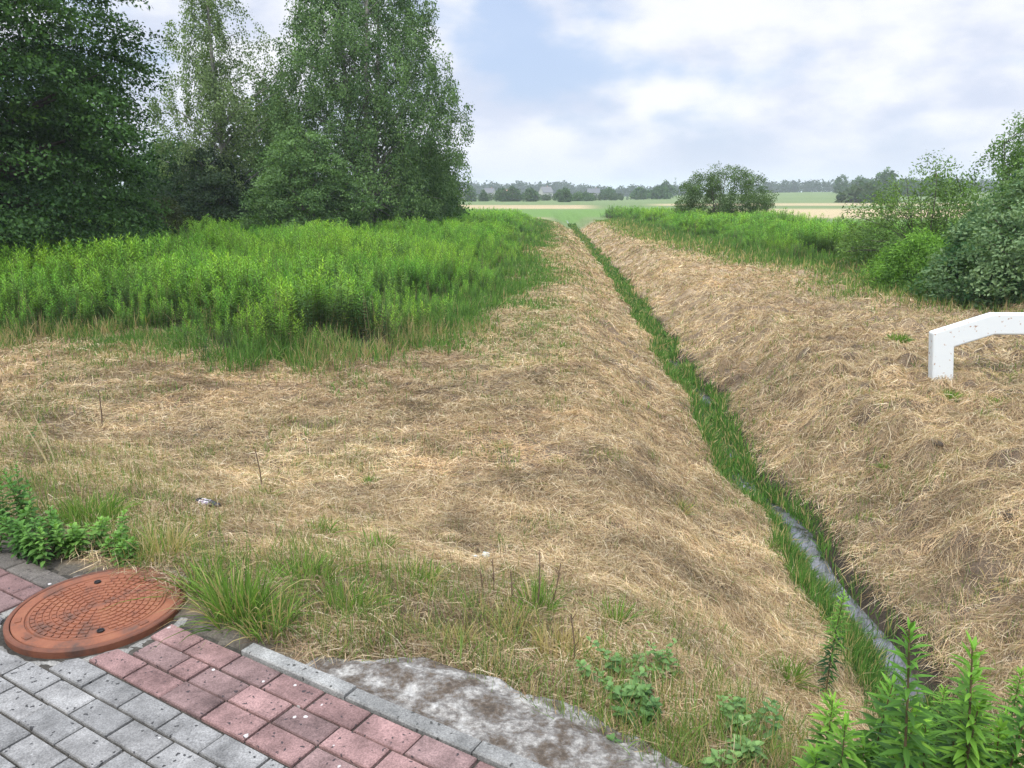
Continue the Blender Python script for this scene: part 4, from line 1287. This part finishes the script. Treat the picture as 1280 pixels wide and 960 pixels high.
TF = [((300, 775), 330, .26, .15, .12, 'largest lush grass tuft just right of the manhole cover'),
      ((335, 790), 160, .19, .14, .30, 'grass tuft at the kerb end, right of the largest tuft'),
      ((255, 740), 150, .19, .12, .15, 'grass tuft touching the right rim of the manhole cover'),
      ((205, 700), 190, .21, .13, .65, 'mostly dry grass tuft behind the manhole cover'),
      ((112, 655), 320, .18, .20, .03, 'bright grass patch behind the weeds above the manhole'),
      ((380, 735), 260, .17, .18, .10, 'low grass tuft to the right of the largest tuft'),
      ((432, 760), 220, .14, .16, .2, 'low grass tuft ahead of the concrete slab left end'),
      ((400, 668), 130, .13, .12, .1, 'small grass tuft behind the low tufts, left of centre'),
      ((462, 605), 60, .10, .06, .0, 'tiny bright green tuft alone in the straw left of centre'),
      ((520, 735), 180, .17, .14, .2, 'grass tuft between the low tufts and the dry stalks'),
      ((470, 690), 150, .15, .13, .1, 'grass tuft in the straw left of the white scraps'),
      ((672, 770), 160, .22, .07, .05, 'dark blue-green grass tuft at the foot of the dry stalks'),
      ((768, 785), 90, .17, .05, .05, 'narrow upright green tuft right of the dry stalks'),
      ((745, 768), 110, .11, .12, .2, 'small grass tuft between the dry stalks and the narrow tuft'),
      ((628, 560), 60, .09, .10, .2, 'faint grass tuft alone on the mown bank at photo centre'),
      ((700, 580), 60, .09, .11, .25, 'faint grass tuft on the mown bank right of centre'),
      ((1122, 428), 130, .16, .17, .0, 'bright grass tuft left of the white barrier'),
      ((1186, 500), 110, .14, .12, .05, 'bright grass tuft in front of the barrier post'),
      ((1245, 505), 160, .11, .20, .15, 'low grass patch under the barrier beam'),
      ((570, 815), 160, .13, .10, .9, 'dry bleached grass tuft at the top edge of the slab'),
      ((640, 800), 160, .16, .14, .85, 'dry bleached tuft among the dead stalks by the slab'),
      ((700, 825), 170, .17, .14, .85, 'dry bleached tuft at the slab edge right of the stalks'),
      ((958, 690), 90, .15, .07, .1, 'green tuft on the straw bank left of the ditch water'),
      ((1035, 745), 110, .20, .07, .05, 'dark green grass tuft standing at the left water edge'),
      ((985, 850), 130, .18, .10, .05, 'green tuft low on the bank left of the sedge'),
      ((850, 640), 110, .14, .12, .6, 'pale yellowish tuft on the bank slope above the water'),
      ((330, 625), 110, .13, .10, .4, 'yellow-green tuft right of the dark bottle'),
      ((1110, 585), 60, .08, .10, .2, 'faint tuft on the right bank below the barrier')]
for q, ((px, py), n, h, rad, dead, lab) in enumerate(TF):
    xy = ground_at(px, py)
    far = max(1., xy[1] / 4.5)
    A = tuft(int(n * 1.25), h * .92, .0042 * far, .6, lo=(.06, .13, .025), hi=(.19, .32, .06), dead=min(1, dead + .08), rad=rad * .6)
    root = tag(A.build('grass_tuft', M_GRASS), lab, 'grass tuft', 'grass tufts in the mown verge')
    root.location = (*xy, float(H(*xy)))

# nettle-like weeds above the manhole
NW = [((38, 668), .36, 'tallest leafy weed with upright spike behind the paving at far left'), ((15, 690), .24, 'leafy weed at the left picture edge on the paving border'),
      ((68, 695), .25, 'bushy weed right of the tallest leafy weed'), ((96, 700), .20, 'low leafy weed on the border above the manhole'), ((120, 690), .20, 'leafy weed nearest the bright grass patch'),
      ((150, 702), .15, 'small fern-like weed at the manhole rim'), ((45, 700), .22, 'leafy weed directly below the tallest one'), ((5, 668), .28, 'dull green weed half outside the left picture edge')]
for (px, py), h, lab in NW:
    A, B = Acc(), Acc()
    for q in range(7):
        S, Lf = herb(h * rng.uniform(.6, 1.0), 34, .042, .022, bend=rng.uniform(.1, .35), lo=(.05, .12, .03), hi=(.14, .29, .06), first=.1, detail=True)
        off = np.array([rng.normal(0, .05), rng.normal(0, .04), 0])
        for s_, d_ in ((S, A), (Lf, B)):
            d_.add(np.concatenate(s_.V) + off, [np.concatenate(f) for f in s_.F.values()], np.concatenate(s_.C))
    plant('leafy_weed', lab, 'weed', ground_at(px, py), 'leafy weeds along the paving edge', parts=(('stems', A), ('leaves', B)))

for (px, py), h, lab in [((772, 880), .17, 'dark broadleaf weed at the right end of the slab edge'), ((790, 905), .12, 'low broadleaf weed hugging the slab right end'), ((905, 940), .14, 'grey-green weed at the bottom edge right of the slab'),
                         ((945, 930), .16, 'pale-leaved weed at the bottom between slab and goldenrod'), ((35, 560), .22, 'thin isolated leafy weed in the straw at far left'), ((800, 850), .14, 'broadleaf weed above the slab right end')]:
    A, B = Acc(), Acc()
    for q in range(9 if h < .2 else 1):
        S, Lf = herb(h * rng.uniform(.6, 1.0), 16, .038, .023, bend=rng.uniform(.3, .9), lo=(.05, .12, .04), hi=(.15, .27, .09), first=.25, detail=True)
        off = np.array([rng.normal(0, .06), rng.normal(0, .05), 0]) * (1 if h < .2 else .2)
        for s_, d_ in ((S, A), (Lf, B)):
            d_.add(np.concatenate(s_.V) + off, [np.concatenate(f) for f in s_.F.values()], np.concatenate(s_.C))
    plant('broadleaf_weed', lab, 'weed', ground_at(px, py), 'broadleaf weeds in the verge', parts=(('stems', A), ('leaves', B)))

# dead standing stalks
DS = [((668, 775), (676, 690), 'dark dead stalk, left of the tall pair above the slab'), ((683, 768), (702, 705), 'slanting dead stalk, right of the tall pair above the slab'),
      ((716, 842), (715, 770), 'short dark dead stalk nearest the slab'), ((636, 765), (640, 712), 'thin dead stalk left of the tall pair'), ((614, 750), (617, 700), 'thin dead stalk under the white scraps'),
      ((327, 612), (322, 562), 'dry stalk standing in the straw above the bottle'), ((127, 535), (128, 490), 'dry stalk in the straw at far left'), ((66, 590), (28, 515), 'pale leaning straw stalk at far left'),
      ((72, 585), (50, 522), 'second pale leaning stalk right of the first at far left'), ((1105, 945), (1085, 870), 'pale bent dry stalk among the goldenrod at bottom right'), ((1075, 940), (1160, 895), 'pale stalk leaning right across the foot of the goldenrod'), ((600, 752), (602, 715), 'short dead stalk left of the thin ones')]
for (px, py), (qx, qy), lab in DS:
    x, y = ground_at(px, py); z = float(H(x, y))
    dep = y * CP + (CAM_Z - z) * SP
    w_ = (qx - px) / FPX * dep; h_ = (py - qy) / FPX * dep * 1.12
    t = np.linspace(0, 1, 5)
    pale = 'pale' in lab
    c = (.40, .33, .19) if pale else (.13, .09, .06)
    A = Acc(); ax = np.stack([w_ * t + .008 * np.sin(4 * t), .03 * t, h_ * t - .02], 1)
    V, F = tube(ax, np.linspace(.0042, .0022, 5) * (y / 3.6 if y > 3.6 else 1), 5); A.add(V, F, c)
    for s_ in range(0 if pale else 5):
        k = rng.uniform(.35, .95); p0 = np.array([np.interp(k, t, ax[:, i]) for i in range(3)])
        a = rng.uniform(0, 6.28); p1 = p0 + np.array([math.cos(a) * .018, math.sin(a) * .018, .03])
        V, F = tube([p0, (p0 + p1) / 2, p1], [.0018, .0014, .0009], 4); A.add(V, F, c)
    o = A.build('dead_stalk', M_STEM); o.location = (x, y, z); tag(o, lab, 'dead stalk', 'dead stalks in the verge')


# ------------------------------------------------------------------ litter and clods
def build_litter():
    x, y = ground_at(261, 641); z = float(H(x, y)) + .055
    root = tag(empty('plastic_bottle', (x, y, z), R(-14)), 'small crushed dark bottle with pale label lying in the straw', 'bottle')
    root.rotation_euler = (0, R(5), R(-14))

    def lathe_x(prof, n=18, squash=.72, seed=1):
        a = np.linspace(0, 2 * np.pi, n, endpoint=False); V = []
        for xx, r in prof:
            dent = 1 + .18 * (fbm(np.cos(a) * 2 + xx * 40, np.sin(a) * 2, seed, 2) - .5) * 2
            V.append(np.stack([np.full(n, xx), r * np.cos(a) * dent, r * np.sin(a) * squash * dent], 1))
        i, j = np.meshgrid(np.arange(len(prof) - 1), np.arange(n), indexing='ij')
        return np.concatenate(V), np.stack([i * n + j, i * n + (j + 1) % n, (i + 1) * n + (j + 1) % n, (i + 1) * n + j], -1).reshape(-1, 4)
    mk, nt, b, out = new_mat('dark_plastic'); b.inputs['Base Color'].default_value = (.02, .018, .022, 1); b.inputs['Roughness'].default_value = .25
    ml, nt, b, out = new_mat('bottle_label'); b.inputs['Roughness'].default_value = .5
    tc = N(nt, 'ShaderNodeTexCoord'); no = N(nt, 'ShaderNodeTexNoise', i_Scale=45., i_Detail=2.); nt.links.new(tc.outputs['Object'], no.inputs['Vector'])
    cr = N(nt, 'ShaderNodeValToRGB'); cr.color_ramp.elements[0].position = .45; cr.color_ramp.elements[0].color = (.68, .64, .68, 1); cr.color_ramp.elements[1].position = .56; cr.color_ramp.elements[1].color = (.2, .15, .2, 1)
    nt.links.new(no.outputs['Fac'], cr.inputs[0]); nt.links.new(cr.outputs[0], b.inputs['Base Color'])
    V, F = lathe_x([(-.075, .004), (-.073, .024), (-.066, .030), (.028, .030), (.045, .024), (.058, .013), (.064, .012)]); mesh('body', V, F, mk, root, None, True)
    V, F = lathe_x([(-.045, .0312), (.02, .0312)]); mesh('paper_label', V, F, ml, root, None, True)
    V, F = lathe_x([(.064, .0125), (.066, .0145), (.078, .0145), (.080, .012), (.080, .001)], squash=1); mesh('cap', V, F, mk, root, None, True)
    mp, nt, b, out = new_mat('pale_paper'); b.inputs['Base Color'].default_value = (.5, .52, .5, 1); b.inputs['Roughness'].default_value = .7
    for (px, py), lab in (((592, 706), 'pale crumpled scrap lying in the grass, left of two'), ((607, 703), 'pale crumpled scrap lying in the grass, right of two')):
        x, y = ground_at(px, py)
        g = np.linspace(-1, 1, 7); X, Y = np.meshgrid(g, g, indexing='ij')
        sc = .019
        Z = .028 * (fbm(X * 1.6 + px, Y * 1.6, 9, 3) - .2) + .012 * (1 - X ** 2)
        V = np.stack([X * sc * (1 + .3 * np.sin(3 * Y)), Y * sc * 1.3, Z], -1).reshape(-1, 3)
        i, j = np.meshgrid(np.arange(6), np.arange(6), indexing='ij'); F = np.stack([i * 7 + j, (i + 1) * 7 + j, (i + 1) * 7 + j + 1, i * 7 + j + 1], -1).reshape(-1, 4)
        o = mesh('paper_scrap', V, F, mp, None, None, True); o.location = (x, y, float(H(x, y)) + .03); o.rotation_euler = (R(50), R(10), rng.uniform(-.6, .6))
        o.modifiers.new('thick', 'SOLIDIFY').thickness = .0012
        tag(o, lab, 'paper scrap', 'pale scraps in the verge')
    for (px, py, s), lab in (((1172, 562, .036), 'dark clod of soil on the right bank below the barrier'), ((1150, 519, .03), 'small dark clod left of the barrier tuft'), ((1262, 650, .04), 'dark clod near the right picture edge on the bank')):
        x, y = ground_at(px, py)
        a = np.linspace(0, 2 * np.pi, 14, endpoint=False); el = np.linspace(-1.3, 1.4, 9)
        V = np.array([[math.cos(e) * math.cos(t), math.cos(e) * math.sin(t), math.sin(e)] for e in el for t in a])
        V = V * (s * (.65 + .8 * fbm(V[:, 0] * 2 + px, V[:, 1] * 2 + V[:, 2] * 2, 4, 3)))[:, None] * [1.3, 1, .75]
        i, j = np.meshgrid(np.arange(8), np.arange(14), indexing='ij'); F = np.stack([i * 14 + j, i * 14 + (j + 1) % 14, (i + 1) * 14 + (j + 1) % 14, (i + 1) * 14 + j], -1).reshape(-1, 4)
        o = mesh('soil_clod', V, [F, np.arange(14)[None, ::-1], (8 * 14 + np.arange(14))[None, :]], M_GROUND, None, np.tile([.06, .048, .036], (len(V), 1)), True)
        o.location = (x, y, float(H(x, y)) + s * .4); tag(o, lab, 'soil clod', 'dark clods on the right bank')


build_litter()

# ------------------------------------------------------------------ sky, sun, air
SUN_EL, SUN_AZ = R(54), R(200)           # azimuth from +Y clockwise: behind the camera, slightly left
world = bpy.data.worlds.new('World'); scene.world = world; world.use_nodes = True
nt = world.node_tree; bg = nt.nodes['Background']
sky = N(nt, 'ShaderNodeTexSky', sky_type='NISHITA'); sky.sun_disc = False; sky.sun_elevation = SUN_EL; sky.sun_rotation = SUN_AZ
sky.air_density = 1.2; sky.dust_density = 2.5
BGS = .1
bg.inputs['Strength'].default_value = BGS
tc = N(nt, 'ShaderNodeTexCoord'); sx = N(nt, 'ShaderNodeSeparateXYZ'); nt.links.new(tc.outputs['Generated'], sx.inputs[0])


def mth(op, a, b=None, c=None):
    n = N(nt, 'ShaderNodeMath', operation=op)
    for k, v in enumerate((a, b, c)):
        if v is None: continue
        if isinstance(v, (int, float)): n.inputs[k].default_value = v
        else: nt.links.new(v, n.inputs[k])
    return n.outputs[0]


cx, cy = sx.outputs['X'], sx.outputs['Y']
cv = N(nt, 'ShaderNodeCombineXYZ'); nt.links.new(cx, cv.inputs[0]); nt.links.new(cy, cv.inputs[1]); nt.links.new(mth('MULTIPLY', sx.outputs['Z'], 2.1), cv.inputs[2])


def wnoise(scale, detail, rough, off, dist=0.):
    mp = N(nt, 'ShaderNodeMapping'); mp.inputs['Location'].default_value = off; mp.inputs['Scale'].default_value = (1, 1, 1)
    nt.links.new(cv.outputs[0], mp.inputs[0])
    n = N(nt, 'ShaderNodeTexNoise', i_Scale=scale, i_Detail=detail, i_Roughness=rough); n.inputs['Distortion'].default_value = dist
    nt.links.new(mp.outputs[0], n.inputs['Vector'])
    return n.outputs['Fac']


def mrange(v, a, b, c, d):
    n = N(nt, 'ShaderNodeMapRange', interpolation_type='SMOOTHSTEP')
    for k, q in enumerate((a, b, c, d)): n.inputs[k + 1].default_value = q
    nt.links.new(v, n.inputs[0]); return n.outputs[0]


def cmix(f, a, b):
    n = N(nt, 'ShaderNodeMix', data_type='RGBA')
    if isinstance(f, float): n.inputs[0].default_value = f
    else: nt.links.new(f, n.inputs[0])
    for k, v in ((6, a), (7, b)):
        if isinstance(v, tuple): n.inputs[k].default_value = (*v, 1)
        else: nt.links.new(v, n.inputs[k])
    return n.outputs[2]


cover = mrange(wnoise(4.6, 6, .47, (3.4, 1.1, 0), 0.), .35, .50, 0., 1.)
shade = mrange(wnoise(7., 6, .52, (9.2, 4.4, 2.0), 0.), .36, .62, 0., 1.)
S_ = 1 / BGS
white = tuple(v * S_ for v in (.535, .545, .58)); grey = tuple(v * S_ for v in (.375, .41, .50)); blue = tuple(v * S_ for v in (.27, .34, .50)); hor = tuple(v * S_ for v in (.415, .44, .505))
cloud = cmix(shade, grey, white)
clear = cmix(.75, sky.outputs[0], blue)
col = cmix(mth('MULTIPLY_ADD', cover, .9, .1), clear, cloud)
col = cmix(mrange(sx.outputs['Z'], .0, .10, .85, 0.), col, hor)
gain = mrange(sx.outputs['Z'], .25, .95, 1.0, 2.8)                 # an overcast sky is brighter overhead
vm = N(nt, 'ShaderNodeVectorMath', operation='SCALE'); nt.links.new(col, vm.inputs[0]); nt.links.new(gain, vm.inputs['Scale'])
nt.links.new(vm.outputs[0], bg.inputs['Color'])
world.cycles.sampling_method = 'MANUAL'; world.cycles.sample_map_resolution = 512

sun = bpy.data.lights.new('sun', 'SUN'); sun.energy = 1.5; sun.angle = R(14); sun.color = (1, .95, .87)
so = bpy.data.objects.new('sun', sun); COL.objects.link(so)
sd = Vector((math.sin(SUN_AZ) * math.cos(SUN_EL), math.cos(SUN_AZ) * math.cos(SUN_EL), math.sin(SUN_EL)))
so.rotation_euler = sd.to_track_quat('Z', 'Y').to_euler(); so.location = (0, -10, 30)


def build_haze():
    m = bpy.data.materials.new('haze'); m.use_nodes = True; t = m.node_tree
    t.nodes.remove(t.nodes['Principled BSDF'])
    v = t.nodes.new('ShaderNodeVolumePrincipled'); v.inputs['Color'].default_value = (.82, .9, 1., 1); v.inputs['Density'].default_value = .0005
    t.links.new(v.outputs[0], t.nodes['Material Output'].inputs['Volume'])
    x0, x1, y0, y1, z0, z1 = -2700, 2700, -500, 3400, -3, 24
    V = np.array([[x, y, z] for z in (z0, z1) for x, y in ((x0, y0), (x1, y0), (x1, y1), (x0, y1))])
    F = np.array([[3, 2, 1, 0], [4, 5, 6, 7], [0, 1, 5, 4], [1, 2, 6, 5], [2, 3, 7, 6], [3, 0, 4, 7]])
    tag(mesh('haze', V, F, m), kind='stuff')


build_haze()

# ------------------------------------------------------------------ camera and render settings
cam = bpy.data.cameras.new('camera'); cam.sensor_width = 36; cam.sensor_fit = 'HORIZONTAL'; cam.lens = FPX / 1280 * 36
cam.clip_start = .05; cam.clip_end = 9000
co = bpy.data.objects.new('camera', cam); COL.objects.link(co)
co.location = (0, 0, CAM_Z); co.rotation_euler = (math.pi / 2 - PITCH, 0, 0); scene.camera = co
scene.render.engine = 'CYCLES'
cy_ = scene.cycles
cy_.use_denoising = True; cy_.denoiser = 'OPENIMAGEDENOISE'; cy_.denoising_input_passes = 'RGB_ALBEDO_NORMAL'; cy_.denoising_prefilter = 'NONE'
cy_.max_bounces = 6; cy_.diffuse_bounces = 3; cy_.glossy_bounces = 2; cy_.transmission_bounces = 3; cy_.volume_bounces = 1; cy_.transparent_max_bounces = 4
cy_.use_adaptive_sampling = True; cy_.adaptive_threshold = .01
cy_.caustics_reflective = False; cy_.caustics_refractive = False
scene.view_settings.view_transform = 'Standard'; scene.view_settings.look = 'None'
scene.view_settings.exposure = .9; scene.view_settings.gamma = 1
